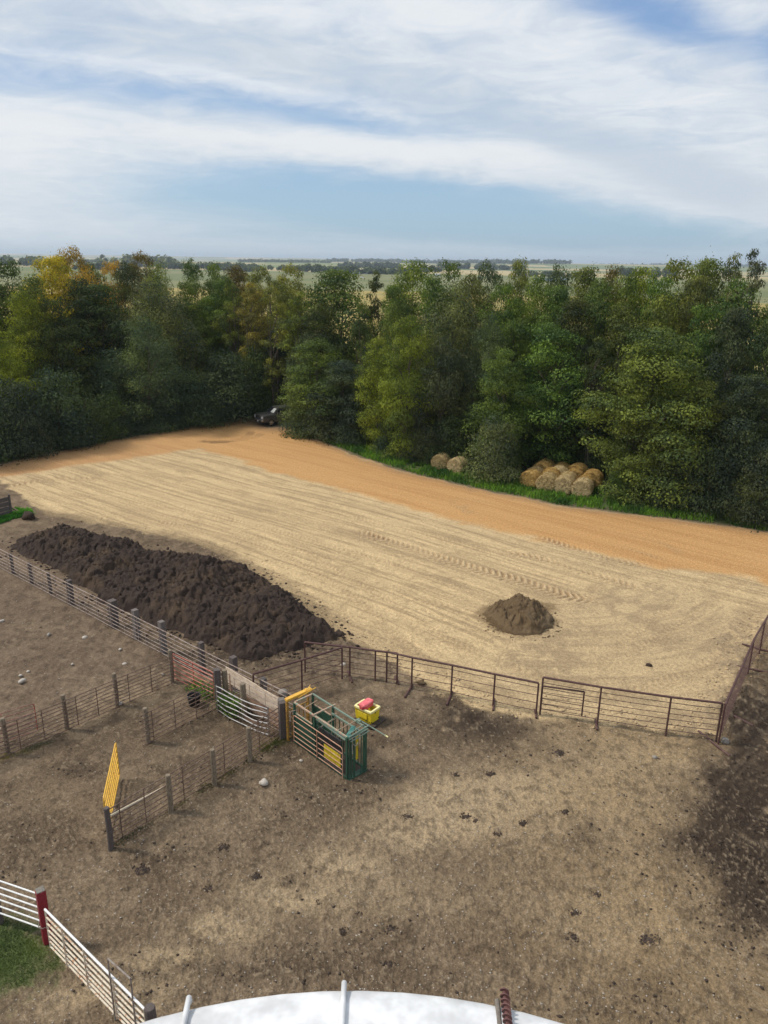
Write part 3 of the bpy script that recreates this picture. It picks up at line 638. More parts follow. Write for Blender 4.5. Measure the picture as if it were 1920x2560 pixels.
# ------------------------------------------------------------------ trees
def leaf_mat():
    m, t, b, o = mat_base('foliage')
    oi = t.n('ShaderNodeObjectInfo'); at = t.n('ShaderNodeAttribute'); at.attribute_name = 'rnd'
    sp = t.n('ShaderNodeSeparateColor'); t.l(at.outputs['Color'], sp.inputs[0])
    leaf, lobe, _ = sp.outputs
    c = oi.outputs['Color']
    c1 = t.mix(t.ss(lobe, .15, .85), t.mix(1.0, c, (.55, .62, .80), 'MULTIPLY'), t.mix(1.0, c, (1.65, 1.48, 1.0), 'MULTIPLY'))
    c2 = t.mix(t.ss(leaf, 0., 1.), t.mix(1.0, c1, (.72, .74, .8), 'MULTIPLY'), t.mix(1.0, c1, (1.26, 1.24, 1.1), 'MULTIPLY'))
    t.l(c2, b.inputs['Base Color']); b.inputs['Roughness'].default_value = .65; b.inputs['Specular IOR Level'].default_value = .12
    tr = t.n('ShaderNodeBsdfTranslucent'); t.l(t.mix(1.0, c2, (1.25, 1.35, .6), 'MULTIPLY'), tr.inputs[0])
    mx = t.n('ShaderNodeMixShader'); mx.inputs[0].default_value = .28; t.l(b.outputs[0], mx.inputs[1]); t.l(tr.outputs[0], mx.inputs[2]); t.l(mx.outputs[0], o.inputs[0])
    return m
LEAF = leaf_mat()
def leaves(P, Nrm, size, g, aspect=.55, lobe=None, hang=0.):
    n = len(P); d = g.normal(size=(n, 3)); d /= np.linalg.norm(d, axis=1)[:, None]
    nn = Nrm*1.25+d*.6; nn[:, 2] += .25; nn /= np.linalg.norm(nn, axis=1)[:, None]
    a = g.normal(size=(n, 3)); a[:, 2] -= hang; a -= (a*nn).sum(1)[:, None]*nn; a /= np.linalg.norm(a, axis=1)[:, None]
    bb = np.cross(nn, a); s = size*(.6+.8*g.random(n))[:, None]
    V = np.stack([P-a*s*.5, P-a*s*.05+bb*s*aspect*.5, P+a*s*.5, P-a*s*.05-bb*s*aspect*.5], 1).reshape(-1, 3)
    Fq = np.arange(4*n).reshape(n, 4); rnd = np.stack([g.random(n), lobe if lobe is not None else g.random(n), np.zeros(n), np.ones(n)], 1)
    return V, Fq, np.repeat(rnd, 4, 0)
def crown_mesh(nm, V, Fq, rnd):
    me = np_mesh(nm, V, Fq, LEAF); ca = me.color_attributes.new('rnd', 'BYTE_COLOR' if False else 'FLOAT_COLOR', 'POINT')
    ca.data.foreach_set('color', rnd.astype(np.float32).ravel()); return me
def tree_proto(kind, seed):
    g = np.random.default_rng(seed); S = dict(
        broad=(14, 9.5, 80, 27000, .20, .6, .120, .10, .15), tall=(16, 7.5, 75, 21000, .21, .55, .115, .12, .0),
        feather=(13, 10, 95, 32000, .22, .34, .11, .06, .9), sparse=(16, 7.5, 44, 8500, .24, .5, .10, .25, .0),
        bush=(4.5, 5.5, 42, 12000, .15, .5, .22, .0, .1), column=(15, 5.0, 44, 11000, .26, .5, .15, .10, .2), round=(12, 9, 90, 32000, .175, .6, .115, .05, .15))[kind]
    Hh, Ww, nl, N, ls, asp, rho, t0, hang = S
    cen = []; rad_ = []; tries = 0
    while len(cen) < nl and tries < 5000:
        tries += 1; t = t0+(1-t0)*g.random(); a = g.random()*2*math.pi
        if kind == 'tall' or kind == 'column': env = math.sin(math.pi*(.10+.84*(t-t0)/(1-t0)))**.7
        elif kind == 'bush': env = math.sqrt(max(0., 1-(t*.96)**2.2))
        elif kind == 'feather': env = math.sin(math.pi*(.22+.74*(t-t0)/(1-t0)))**.75
        else: env = math.sin(math.pi*(.17+.79*(t-t0)/(1-t0)))**.65
        env *= .85+.3*math.sin(3*a+seed+5*t)*.5
        rr = env*Ww/2*(g.random()**.32)*(.86+.28*g.random()); rr = min(rr, env*Ww/2*1.12)
        r0 = rho*Ww*(.65+.75*g.random())*(.75 if t > .85 else 1)
        c = np.array([math.cos(a)*max(rr-r0*.4, 0), math.sin(a)*max(rr-r0*.4, 0), max(t*Hh-r0*.5, r0*.5 if kind == 'bush' else 0)])
        if all(np.linalg.norm(c-q) > .55*(r0+q2)*.75 for q, q2 in zip(cen, rad_)): cen.append(c); rad_.append(r0)
    cen = np.array(cen); rad_ = np.array(rad_); w = rad_**2; w /= w.sum()
    k = g.choice(len(cen), N, p=w); d = g.normal(size=(N, 3)); d[:, 2] = d[:, 2]*.75+.38; d /= np.linalg.norm(d, axis=1)[:, None]
    rs = rad_[k]*(.55+.55*g.random(N)**.5)*(1+.35*(vn(d[:, 0]*3+k*3.1, d[:, 1]*3+d[:, 2]*4, seed)-.5)*2)
    sq = np.array([1.25, 1.25, .62]) if kind != 'feather' else np.array([1.0, 1.0, .95])
    P = cen[k]+d*rs[:, None]*sq
    if kind == 'feather': P[:, 2] -= g.random(N)**2*.8
    # stray twigs that break the outline
    m_ = N//22; kk = g.choice(N, m_); P[kk] += d[kk]*(g.random(m_)**2)[:, None]*rad_[k[kk]][:, None]*.9
    P[:, 2] = np.maximum(P[:, 2], .12)
    lobe_r = g.random(len(cen)); hz = np.clip(P[:, 2]/Hh, 0, 1)
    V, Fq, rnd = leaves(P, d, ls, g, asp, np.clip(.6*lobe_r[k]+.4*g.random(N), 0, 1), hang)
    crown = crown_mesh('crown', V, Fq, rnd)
    mb = MB(); lean = g.normal(size=2)*.25; top = .82*Hh if kind != 'bush' else .6*Hh; r0 = {'bush': .07}.get(kind, .19)
    nst = 3 if kind in ('tall', 'bush', 'sparse') else 1
    for q in range(nst):
        an = q*2.1+seed; off = np.array([math.cos(an), math.sin(an), 0])*(.0 if nst == 1 else .25); sp_ = off*(3. if nst > 1 else 0)
        pts = [off*.8+np.array([0, 0, -.3])]+[off+np.array([lean[0]*tt*2+sp_[0]*tt*1.3+.15*math.sin(5*tt+q), lean[1]*tt*2+sp_[1]*tt*1.3+.15*math.cos(4*tt+q), top*tt]) for tt in (.12, .3, .5, .72, 1)]
        mb.path(pts, [r0*1.25, r0, r0*.82, r0*.62, r0*.4, r0*.15], 7)
    lm = MB() if False else mb
    for c, q in sorted(zip(cen, rad_), key=lambda z: -z[1])[:26 if kind != 'bush' else 10]:
        z0 = max(.25, c[2]-np.hypot(c[0], c[1])*.85-.6); st = np.array([lean[0]*z0/Hh*2, lean[1]*z0/Hh*2, min(z0, top*.9)]); mid = (st+c)/2+np.array([0, 0, .25])
        mb.path([st, mid, c], [r0*.42, r0*.28, r0*.1], 5, caps=False)
    tm = bpy.data.meshes.new('trunk'); tm.from_pydata(mb.v, [], mb.f); tm.materials.append(BARK); tm.update()
    return dict(crown=crown, trunk=tm, H=Hh, W=Ww)
PROT = {k: [tree_proto(k, 10*i+j) for j in range(n)] for i, (k, n) in enumerate((('broad', 4), ('tall', 3), ('feather', 3), ('sparse', 2), ('bush', 4), ('column', 2), ('round', 3)))}
PAL = dict(dk=(.056, .080, .032), gr=(.090, .138, .038), ol=(.112, .142, .042), gy=(.098, .122, .066), yg=(.165, .205, .030), ye=(.40, .36, .04), og=(.36, .24, .06), br=(.135, .105, .042),
           bl=(.055, .080, .050), lg=(.13, .165, .045), go=(.175, .175, .05), ctr=(.14, .185, .035), sv=(.095, .125, .068))
TN = [0]
def edge_D(x):
    P = [(0, 1160), (340, 1090), (600, 1062), (700, 1085), (925, 1130), (1100, 1185), (1300, 1225), (1500, 1262), (1920, 1330), (2300, 1385)]
    y = np.interp(x, [-600]+[p[0] for p in P], [1300]+[p[1] for p in P]); g_ = gp(x, y); return math.hypot(g_[0], g_[1])
def tree(name, kind, x, y, off, w, colr, label, group, cat='tree', jit=.08, fat=1.0):
    """x,y: where the top of its crown shows; off: metres behind the edge of the lot; w: width in photo pixels"""
    TN[0] += 1; i = TN[0]; D_ = edge_D(x)+off; P = at_dist(x, y, D_); Hh = max(P[2]+.3, 1.2)
    zc = math.hypot(D_, CAM_H)*.98; W = w*zc/F*1.04
    pr = PROT[kind][i % len(PROT[kind])]; sx = W/pr['W']*1.02; sz = Hh/pr['H']*1.0
    rr = random.Random(i*13); k = [1+jit*(rr.random()*2-1) for _ in range(3)]
    root = empty(name, (P[0], P[1], -2.5*0), label, cat, group); root.rotation_euler = (0, 0, rr.random()*6.28)
    # the crowns keep a like depth whatever their width in the picture
    sy = max(min(sx, 1.25), .7)*fat; root.scale = (sx, sx, sz) if True else (sx, sy, sz)
    for part in ('trunk', 'crown'):
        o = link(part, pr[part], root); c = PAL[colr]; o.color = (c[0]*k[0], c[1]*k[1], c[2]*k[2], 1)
g1 = 'tall trees along the skyline of the windbreak'; g2 = 'trees in the front of the windbreak'; g3 = 'bushes along the foot of the windbreak'
SKY = [  # kind x ytop off w colour label
 ('broad', 15, 648, 22, 130, 'dk', 'dark green tree at the far left edge, left of the yellow-green one'),
 ('broad', 120, 641, 18, 140, 'ye', 'bright yellow-green tree on the far left skyline'),
 ('round', 172, 622, 24, 110, 'og', 'orange autumn tree, tallest of the far left skyline'),
 ('broad', 225, 665, 26, 80, 'ol', 'olive tree just right of the orange one'),
 ('broad', 278, 652, 24, 80, 'og', 'small orange-brown crown between olive trees on the left skyline'),
 ('round', 312, 660, 20, 90, 'dk', 'dark crown left of the reddish brown one'),
 ('tall', 348, 636, 24, 80, 'br', 'reddish brown crown on the left skyline'),
 ('feather', 395, 662, 14, 150, 'lg', 'pale grey-green feathery crown left of the open field gap'),
 ('tall', 478, 652, 20, 80, 'gr', 'fresh green tree right of the open field gap'),
 ('tall', 535, 664, 20, 75, 'gr', 'mid green tree right of the fresh green one'),
 ('tall', 590, 664, 22, 80, 'br', 'thin brownish tree between green and golden ones'),
 ('tall', 650, 670, 20, 85, 'go', 'golden green tree with bare dark stems showing'),
 ('tall', 722, 668, 18, 100, 'go', 'yellow-topped tree left of the big dark centre tree'),
 ('broad', 838, 674, 14, 190, 'gr', 'big dark green tree standing in the centre of the skyline'),
 ('sparse', 940, 684, 16, 60, 'dk', 'thin sparse tree in the gap right of the big centre tree'),
 ('broad', 1035, 655, 20, 135, 'lg', 'rounded light olive tree right of the centre gap'),
 ('broad', 1130, 652, 22, 95, 'gr', 'green double-topped tree right of the rounded olive one'),
 ('column', 1222, 658, 20, 62, 'gy', 'slim grey-green column-like tree'),
 ('tall', 1298, 654, 24, 60, 'lg', 'slim pale green tree with pointed top right of the grey-green column'),
 ('broad', 1350, 690, 16, 105, 'lg', 'light green tree below a narrow strip of pond'),
 ('tall', 1398, 668, 22, 70, 'gy', 'thin grey tree right of the narrow pond strip'),
 ('broad', 1468, 668, 20, 105, 'ol', 'olive-brown tree right of the pond strip'),
 ('broad', 1528, 668, 22, 85, 'br', 'brown-topped tree right of the olive-brown tree'),
 ('broad', 1608, 672, 18, 110, 'yg', 'yellowish green tree on the right skyline'),
 ('broad', 1700, 648, 20, 140, 'lg', 'broad light green tree where the right skyline rises'),
 ('broad', 1780, 646, 18, 120, 'lg', 'light green tree right of the broad one'),
 ('sparse', 1838, 642, 16, 75, 'gy', 'sparse twiggy tree near the right edge'),
 ('sparse', 1892, 630, 14, 90, 'gy', 'sparse tall tree at the right edge, highest on the right'),
 ('broad', 1990, 650, 16, 140, 'gr', 'green tree cut by the right edge of the picture'),
 ('broad', -70, 655, 20, 130, 'gr', 'green tree cut by the left edge of the picture'),
]
SKY += [
 ('broad', 75, 690, 14, 110, 'ol', 'olive crown below the bright yellow-green skyline tree'),
 ('broad', 195, 700, 15, 120, 'dk', 'dark crown below the orange autumn tree'),
 ('broad', 460, 705, 14, 90, 'gr', 'green crown low at the right side of the field gap'),
 ('broad', 555, 700, 15, 110, 'gr', 'green crown below the thin brownish tree'),
 ('broad', 640, 715, 15, 110, 'go', 'golden crown below the golden green tree'),
 ('broad', 710, 715, 14, 110, 'ol', 'olive crown between the yellow-topped tree and the centre tree'),
 ('broad', 790, 730, 14, 110, 'gr', 'green crown at the left flank of the big centre tree'),
 ('broad', 985, 715, 15, 90, 'gr', 'green crown at the left foot of the rounded light olive tree'),
 ('broad', 1090, 690, 15, 110, 'gr', 'green crown between the rounded olive and the double-topped tree'),
 ('broad', 1180, 690, 15, 110, 'ol', 'olive crown left of the grey-green column'),
 ('broad', 1260, 710, 15, 120, 'gr', 'green crown below the slim pale green tree'),
 ('broad', 1400, 715, 15, 120, 'gr', 'green crown below the thin grey tree'),
 ('broad', 1500, 700, 14, 120, 'ol', 'olive crown between the brown-topped pair'),
 ('broad', 1570, 690, 15, 110, 'gr', 'green crown left of the yellowish green skyline tree'),
 ('broad', 1655, 690, 15, 130, 'gr', 'green crown between the yellowish and the broad light green tree'),
 ('broad', 1745, 690, 14, 130, 'ol', 'olive crown under the two light green trees on the right'),
 ('broad', 1850, 700, 14, 160, 'gr', 'green crown under the sparse twiggy trees on the right'),
]
for k, x, y, of, w, c, lb in SKY:
    if k in ('column', 'tall'): k = 'round'
    tree('tree', k, x, y, of, (max(w*1.3, 118) if y < 690 and k != 'sparse' else w*1.15)*(.82 if x in (478, 395) else 1), c, lb, g1)
MID = [
 ('broad', 55, 732, 12, 120, 'yg', 'yellow-green tree half hidden at the far left, above the dark bushes'),
 ('broad', 130, 745, 11, 150, 'dk', 'dark tree right of the half hidden yellow-green one'),
 ('broad', 235, 712, 13, 190, 'dk', 'broad dark tree below the small orange-brown crown'),
 ('feather', 378, 705, 9, 260, 'gy', 'huge grey-green feathery tree left of the field gap'),
 ('feather', 350, 790, 3.5, 210, 'gy', 'drooping grey tree with feathery boughs reaching to the road'),
 ('broad', 470, 760, 12, 130, 'ol', 'olive tree under the fresh green one, right of the grey tree'),
 ('tall', 520, 740, 13, 110, 'gr', 'green tree with visible stems above the dark bushes'),
 ('tall', 600, 750, 13, 100, 'go', 'thin golden tree in front of the brownish one'),
 ('broad', 800, 760, 9, 140, 'dk', 'dark lower tree in front of the big centre tree'),
 ('broad', 905, 760, 11, 90, 'ol', 'olive tree right below the thin sparse tree'),
 ('feather', 1000, 745, 12, 170, 'ol', 'grey-olive tree behind the bright yellow-green one'),
 ('feather', 1140, 720, 9, 270, 'gy', 'huge grey-green tree right of the bright yellow-green one'),
 ('feather', 1225, 790, 8, 150, 'gy', 'grey-green tree right of the huge one, above the silvery shrub'),
 ('broad', 1290, 745, 13, 130, 'gr', 'green tree behind the front pair left of the bales'),
 ('broad', 1440, 750, 12, 150, 'dk', 'dark brownish tree behind the right end of the bales'),
 ('broad', 1560, 760, 12, 150, 'ol', 'olive tree behind the big round right-hand tree'),
 ('broad', 1660, 740, 12, 150, 'ol', 'olive tree above the big round right-hand tree'),
 ('broad', 1760, 760, 11, 150, 'gr', 'green tree right behind the big round right-hand tree'),
 ('broad', 1850, 770, 9, 150, 'bl', 'dark blue-green tree near the right edge'),
 ('broad', 1950, 780, 8, 150, 'dk', 'dark tree at the right edge, halfway up'),
 ('broad', -60, 780, 9, 150, 'yg', 'yellowish tree cut by the left edge below the skyline'),
 ('round', 1022, 796, 2.0, 160, 'ctr', 'bright yellow-green tree in the middle of the windbreak'),
 ('round', 950, 850, 2.2, 130, 'ctr', 'left shoulder tree of the bright yellow-green one'),
 ('feather', 1110, 850, 5.0, 190, 'bl', 'dark tree behind the right side of the bright yellow-green one'),
 ('round', 1385, 815, 9.0, 240, 'gr', 'large green tree above the left of the bale stack'),
 ('round', 1262, 880, 4.6, 170, 'gr', 'green tree with ragged boughs above the pair of bales'),
 ('round', 1655, 822, 3.6, 300, 'ol', 'big round olive-green tree right of the bale stack'),
 ('round', 1635, 930, 3.2, 190, 'ol', 'lower front boughs tree, olive green, right of the bales'),
 ('round', 1760, 960, 4.6, 200, 'ol', 'olive tree right of the big round one'),
 ('round', 1480, 960, 10.5, 170, 'dk', 'dark tree in the hollow behind the bales'),
 ('broad', 1880, 940, 5, 170, 'bl', 'dark blue-green tree at the right edge, lower one'),
 ('broad', 590, 900, 12.0, 150, 'bl', 'dark tree at the end of the drive behind the pickup'),
 ('broad', 690, 830, 11.0, 110, 'bl', 'dark tree behind the bushes right of the drive'),
 ('round', 790, 852, 3.0, 190, 'gr', 'tall green bush-like tree right of the pickup'),
 ('feather', 765, 838, 4.8, 110, 'sv', 'greyish thin-leaved tree above the pickup'),
 ('round', 860, 905, 2.6, 170, 'bl', 'dark green rounded tree left of the bright yellow-green one'),
]
for k, x, y, of, w, c, lb in MID: tree('tree', k, x, y, of, w, c, lb, g2)
THIN = [('sparse', 575, 700, 9, 80, 'ol', 'thin olive tree with bare stems left of the golden ones'), ('sparse', 628, 712, 8, 90, 'go', 'thin golden tree with bare stems, left of two'), ('sparse', 682, 706, 8, 90, 'go', 'thin golden tree with bare stems, right of two'),
 ('sparse', 748, 735, 8, 90, 'ol', 'thin olive tree with dark stems beside the big centre tree'), ('sparse', 905, 790, 7, 80, 'dk', 'thin dark tree in the centre gap, left of the yellow-green tree'), ('sparse', 1500, 850, 8, 100, 'dk', 'thin tree with bare stems behind the bale stack')]
for k, x, y, of, w, c, lb in THIN: tree('tree', k, x, y, of, w, c, lb, g2)
BSH = [
 (-90, 960, 3, 170, 'bl', 'dark bush cut by the left edge'), (20, 948, 3.2, 150, 'bl', 'dark bush at the left edge above the road'), (135, 922, 3.0, 180, 'bl', 'large blue-green bush, highest of the left bushes'),
 (60, 1030, 1.6, 120, 'bl', 'low dark bush nearest the grass at far left'), (205, 1000, 2.0, 120, 'dk', 'dark bush right of the large blue-green one'), (165, 1050, 1.6, 110, 'bl', 'low bush in front of the large blue-green one'),
 (270, 985, 2.4, 110, 'dk', 'dark bush left of the drooping grey tree'), (300, 1040, 1.8, 100, 'bl', 'low dark bush at the foot of the drooping grey tree'), (400, 1000, 2.2, 120, 'bl', 'dark bush under the feathery grey boughs'),
 (470, 930, 2.6, 150, 'bl', 'tall blue-green bush right of the grey tree'), (560, 880, 3.4, 160, 'bl', 'tall blue-green bush left of the drive'), (520, 985, 1.8, 110, 'bl', 'low blue-green bush nearest the road left of the drive'),
 (640, 865, 7.5, 130, 'dk', 'dark bush above the pickup at the back of the drive'), (610, 960, 8, 100, 'bl', 'dark bush straight behind the pickup'),
 (748, 965, 1.6, 95, 'gy', 'grey-green bush half hiding the pickup'), (815, 975, 1.6, 120, 'bl', 'blue-grey bush right of the one hiding the pickup'), (880, 1010, 1.8, 100, 'bl', 'low dark bush left of the yellow-green tree'),
 (985, 1040, 2.4, 100, 'bl', 'low dark bush under the bright yellow-green tree'), (1060, 1060, 2.6, 110, 'bl', 'low bush left of the pair of bales'), (1130, 1040, 3.8, 110, 'dk', 'dark bush behind the pair of bales'),
 (1240, 1052, 1.3, 140, 'sv', 'silvery upright shrub between the pair of bales and the stack'), (1300, 1060, 8.5, 110, 'bl', 'dark bush behind the left end of the bale stack'), (1400, 1050, 9.5, 130, 'dk', 'dark bush in the shade behind the bale stack'),
 (1510, 1060, 9.0, 110, 'dk', 'dark bush right behind the bale stack'), (1560, 1180, 1.8, 75, 'gr', 'small green shrub right of the bale stack'), (1620, 1140, 2.4, 110, 'ol', 'olive bush beside the small green shrub'),
 (1700, 1125, 2.2, 120, 'bl', 'dark bush above the fallen log'), (1790, 1110, 2.2, 130, 'bl', 'dark blue-green bush right of the log'), (1850, 1060, 3.0, 150, 'bl', 'large dark bush near the right edge'),
 (1925, 1120, 1.9, 130, 'bl', 'dark bush cut by the right edge'), (1890, 1180, 1.4, 100, 'dk', 'low dark bush nearest the road at the right'), (2020, 1080, 2.6, 150, 'bl', 'dark bush just outside the right edge'),
]
for x, y, of, w, c, lb in BSH: tree('bush', 'bush', x, y, of, w, c, lb, g3, 'bush')

# ------------------------------------------------------------------ grass and weeds
def blades(name, pts, h, w, c, label, cat, seed=1, mat=None, kind='stuff'):
    g = np.random.default_rng(seed); n = len(pts); a = g.random(n)*6.28; hh = h*(.5+g.random(n)); ww = w*(.6+.8*g.random(n))
    _, z, _ = ground_field(pts[:, 0], pts[:, 1]); d = np.stack([np.cos(a), np.sin(a)], 1); ln = g.normal(size=(n, 2))*hh[:, None]*.35
    b0 = np.concatenate([pts-d*ww[:, None]/2, z[:, None]-.02], 1); b1 = np.concatenate([pts+d*ww[:, None]/2, z[:, None]-.02], 1)
    t1 = np.concatenate([pts+ln+d*ww[:, None]*.2, (z+hh)[:, None]], 1); t0 = np.concatenate([pts+ln-d*ww[:, None]*.2, (z+hh*.95)[:, None]], 1)
    V = np.stack([b0, b1, t1, t0], 1).reshape(-1, 3); rnd = np.repeat(np.stack([g.random(n), vn(pts[:, 0]*.8, pts[:, 1]*.8, 5), np.zeros(n), np.ones(n)], 1), 4, 0)
    o = link(name, crown_mesh(name, V, np.arange(4*n).reshape(n, 4), rnd)); o.color = (*c, 1); return tag(o, label, cat, kind=kind)
def pts_px(poly_px, n, seed, acc=None):
    g = np.random.default_rng(seed); P = G(poly_px); lo = P.min(0); hi = P.max(0); q = g.uniform(lo[:2], hi[:2], (n, 2))
    k = poly_sdf(q[:, 0], q[:, 1], P) < 0; q = q[k]
    if acc is not None: q = q[acc(q)]
    return q
def strip_pts(n, xs, d0, d1, seed):
    g = np.random.default_rng(seed); E_ = G([p for p in TOP_EDGE]); seg = np.linalg.norm(np.diff(E_, axis=0), axis=1); cs = np.concatenate([[0], np.cumsum(seg)])
    ia = np.interp(xs[0], [p[0] for p in TOP_EDGE], cs); ib = np.interp(xs[1], [p[0] for p in TOP_EDGE], cs); s = g.uniform(ia, ib, n)
    x = np.interp(s, cs, E_[:, 0]); y = np.interp(s, cs, E_[:, 1]); d = d0+(d1-d0)*g.random(n)**.8; nrm = np.stack([x, y], 1); k = np.clip(np.searchsorted(cs, s)-1, 0, len(seg)-1)
    e = (E_[k+1]-E_[k])[:, :2]; e /= np.linalg.norm(e, axis=1)[:, None]; pn = np.stack([-e[:, 1], e[:, 0]], 1); q = np.stack([x, y], 1)+pn*d[:, None]
    return q[fbm(q[:, 0]*.7, q[:, 1]*.7, 401, 3) > .34]
blades('grass', strip_pts(34000, (735, 2150), .15, 5.5, 11), .30, .09, (.085, .175, .035), 'rough green grass between the road and the right-hand trees', 'grass', 11)
blades('grass', strip_pts(15000, (-300, 600), .2, 4.0, 12), .30, .09, (.065, .13, .035), 'rough green grass between the road and the left-hand bushes', 'grass', 12)
acc_gl = lambda q: ground_field(q[:, 0], q[:, 1])[2]['gl'] > np.random.default_rng(2).random(len(q))*1.0+.15
blades('lawn_grass', pts_px([(-500, 2240), C8(-40, 600), C8(340, 730), C8(520, 900), C8(600, 1000), C8(300, 1160), C8(0, 1320), (-500, 2520)], 70000, 13, acc_gl), .035, .016, (.10, .135, .045), 'short green grass inside the white pipe fence', 'grass', 13)
blades('grass_patch', pts_px([(-60, 1330), C4(0, 262), C4(90, 222), C4(185, 230), C4(195, 260), C4(100, 278), C4(0, 310)], 9000, 14), .16, .05, (.09, .26, .04), 'bright green grass patch at the tip of the manure heap', 'grass', 14)
def weed_line(name, a, b, n, wd, h, c, label, seed):
    g = np.random.default_rng(seed); A = gp(*a)[:2]; B_ = gp(*b)[:2]; s = g.random(n); s = s[fbm(s*14, s*0+seed, seed, 3) > .42]; q = A+(B_-A)*s[:, None]+g.normal(size=(len(s), 2))*wd
    blades(name, q, h, .02, c, label, 'weeds', seed)
weed_line('weeds', B2(930, 1720), (640, 1890), 2200, .11, .05, (.16, .15, .085), 'low weeds along the foot of the front pen fence', 21)
weed_line('weeds', (640, 1880), (712, 1850), 1300, .16, .06, (.13, .145, .06), 'low weeds by the yellow frame of the cattle chute', 22)
weed_line('weeds', B2(0, 985), B2(420, 850), 1500, .12, .05, (.20, .18, .12), 'dry weeds along the foot of the left pen fence', 23)
def leafy(name, a, b, wd, h, n, c, label, seed):
    g = np.random.default_rng(seed); A = gp(*a); B_ = gp(*b); s = g.random(n)[:, None]; P = A+(B_-A)*s+np.concatenate([g.normal(size=(n, 2))*wd, (g.random((n, 1))**.8)*h*(.6+.5*vn(s*7, s*0, seed))], 1)
    V, Fq, rnd = leaves(P, np.tile([0, 0, 1.], (n, 1)), .075, g, .7); o = link(name, crown_mesh(name, V, Fq, rnd)); o.color = (*c, 1); tag(o, label, 'weeds', kind='stuff')
leafy('weeds', D3(420, 900), D3(690, 1060), .16, .85, 2600, (.10, .17, .05), 'tall leafy green weeds in front of the plywood wall', 31)
leafy('weeds', D3(-100, 560), D3(220, 720), .2, .35, 1300, (.10, .17, .04), 'green weeds behind the red gate', 32)

# ------------------------------------------------------------------ far country
def belt(px0, px1, yb, hpx, label, c, seed, dens=1.0, name='distant_trees'):
    """a far row of trees standing on the ground between two photo columns"""
    g = np.random.default_rng(seed); d = R(18.1)+0; x0, x1 = px0, px1
    yh0 = 650+(x0-960)*.0157; D_ = CAM_H/math.tan(math.atan((yb-(650+((x0+x1)/2-960)*.0157))/F/.95)); D_ = min(D_, 9000)
    h = hpx*D_/F*1.25; A = at_dist(x0, yb, D_); B_ = at_dist(x1, yb, D_*(1+.1*(g.random()-.5))); L = np.linalg.norm((B_-A)[:2]); nt_ = max(2, min(900, int(L/(h*.55)*dens*2.2)))
    s = np.sort(g.random(nt_)); base = A+(B_-A)*s[:, None]; base[:, :2] += g.normal(size=(nt_, 2))*h*.6
    _, z, _ = ground_field(base[:, 0], base[:, 1]); base[:, 2] = z; hh = h*(.55+.5*g.random(nt_)); m_ = 46; P = np.repeat(base, m_, 0); H_ = np.repeat(hh, m_); n = len(P)
    dd = g.normal(size=(n, 3)); dd /= np.linalg.norm(dd, axis=1)[:, None]; P = P+dd*np.stack([H_*.5, H_*.5, H_*.45], 1)*(.5+.5*g.random(n))[:, None]; P[:, 2] += H_*.48
    V, Fq, rnd = leaves(P, dd, h*.30, g, .8); o = link(name, crown_mesh(name, V, Fq, rnd)); o.color = (*PAL[c], 1); tag(o, label, 'far trees', kind='stuff')
BEL = [(0, 80, 655, 22, 'dark clump of far trees on the left horizon', 'dk'), (205, 330, 664, 16, 'far row of trees behind the olive and orange crowns', 'dk'), (300, 420, 659, 24, 'greyish far wood above the reddish brown crown', 'gy'),
 (400, 640, 665, 16, 'long dark far tree belt right of the left skyline', 'dk'), (560, 645, 668, 12, 'dense end of the long far tree belt', 'dk'), (685, 745, 668, 12, 'far trees above the golden crowns', 'dk'), (750, 835, 671, 18, 'far clump of trees left of the centre', 'dk'),
 (835, 1010, 675, 16, 'far wood above the centre gap', 'dk'), (850, 1000, 665, 14, 'second farther wood above the centre gap', 'bl'), (1100, 1300, 668, 14, 'far wood behind the green double-topped tree', 'bl'),
 (1300, 1460, 682, 12, 'far tree row right of the slim pale tree', 'dk'), (1240, 1420, 664, 10, 'bluish woods on the right horizon', 'bl'), (1545, 1670, 682, 20, 'dark far wood above the yellowish tree on the right', 'dk'),
 (1480, 1660, 664, 8, 'thin bluish wood line on the right horizon', 'bl'), (1700, 1900, 668, 8, 'faint wood line behind the right-hand trees', 'bl'), (1010, 1100, 672, 14, 'far wood just right of the rounded olive tree', 'bl'), (600, 820, 655, 7, 'faint wood line on the horizon above the centre left', 'gy'), (60, 260, 650, 8, 'faint wood line on the left horizon', 'gy'), (820, 1240, 658, 8, 'bluish wood line on the middle horizon', 'bl')]
for i, (a, b_, y, h, lb, c) in enumerate(BEL): belt(a, b_, y, h, lb, c, 500+i, 1.4)
def pond(px0, px1, y0, y1, seed):
    m, t, b, o = mat_base('pond water'); b.inputs['Base Color'].default_value = (.12, .16, .18, 1); b.inputs['Roughness'].default_value = .08
    P = []; g = random.Random(seed); n = 14
    for k in range(n):
        a = 2*math.pi*k/n; x = (px0+px1)/2+(px1-px0)/2*math.cos(a); y = (y0+y1)/2-(y1-y0)/2*math.sin(a)+(x-960)*0; P.append(gp(x, y)*(1+.0*g.random()))
    P = [np.array([p[0], p[1], -1.7]) for p in P]; mb = MB(); mb.add(P, [tuple(range(n))]); tag(mb.build('water', m), kind='structure')
pond(870, 985, 678, 681, 1); pond(1330, 1425, 691, 697, 2)
SHW = paint('white shed sheet', (.75, .76, .78), (.6, .6, .62), .5)
SHR = paint('grey shed roof', (.45, .46, .48), (.38, .38, .4), .4)
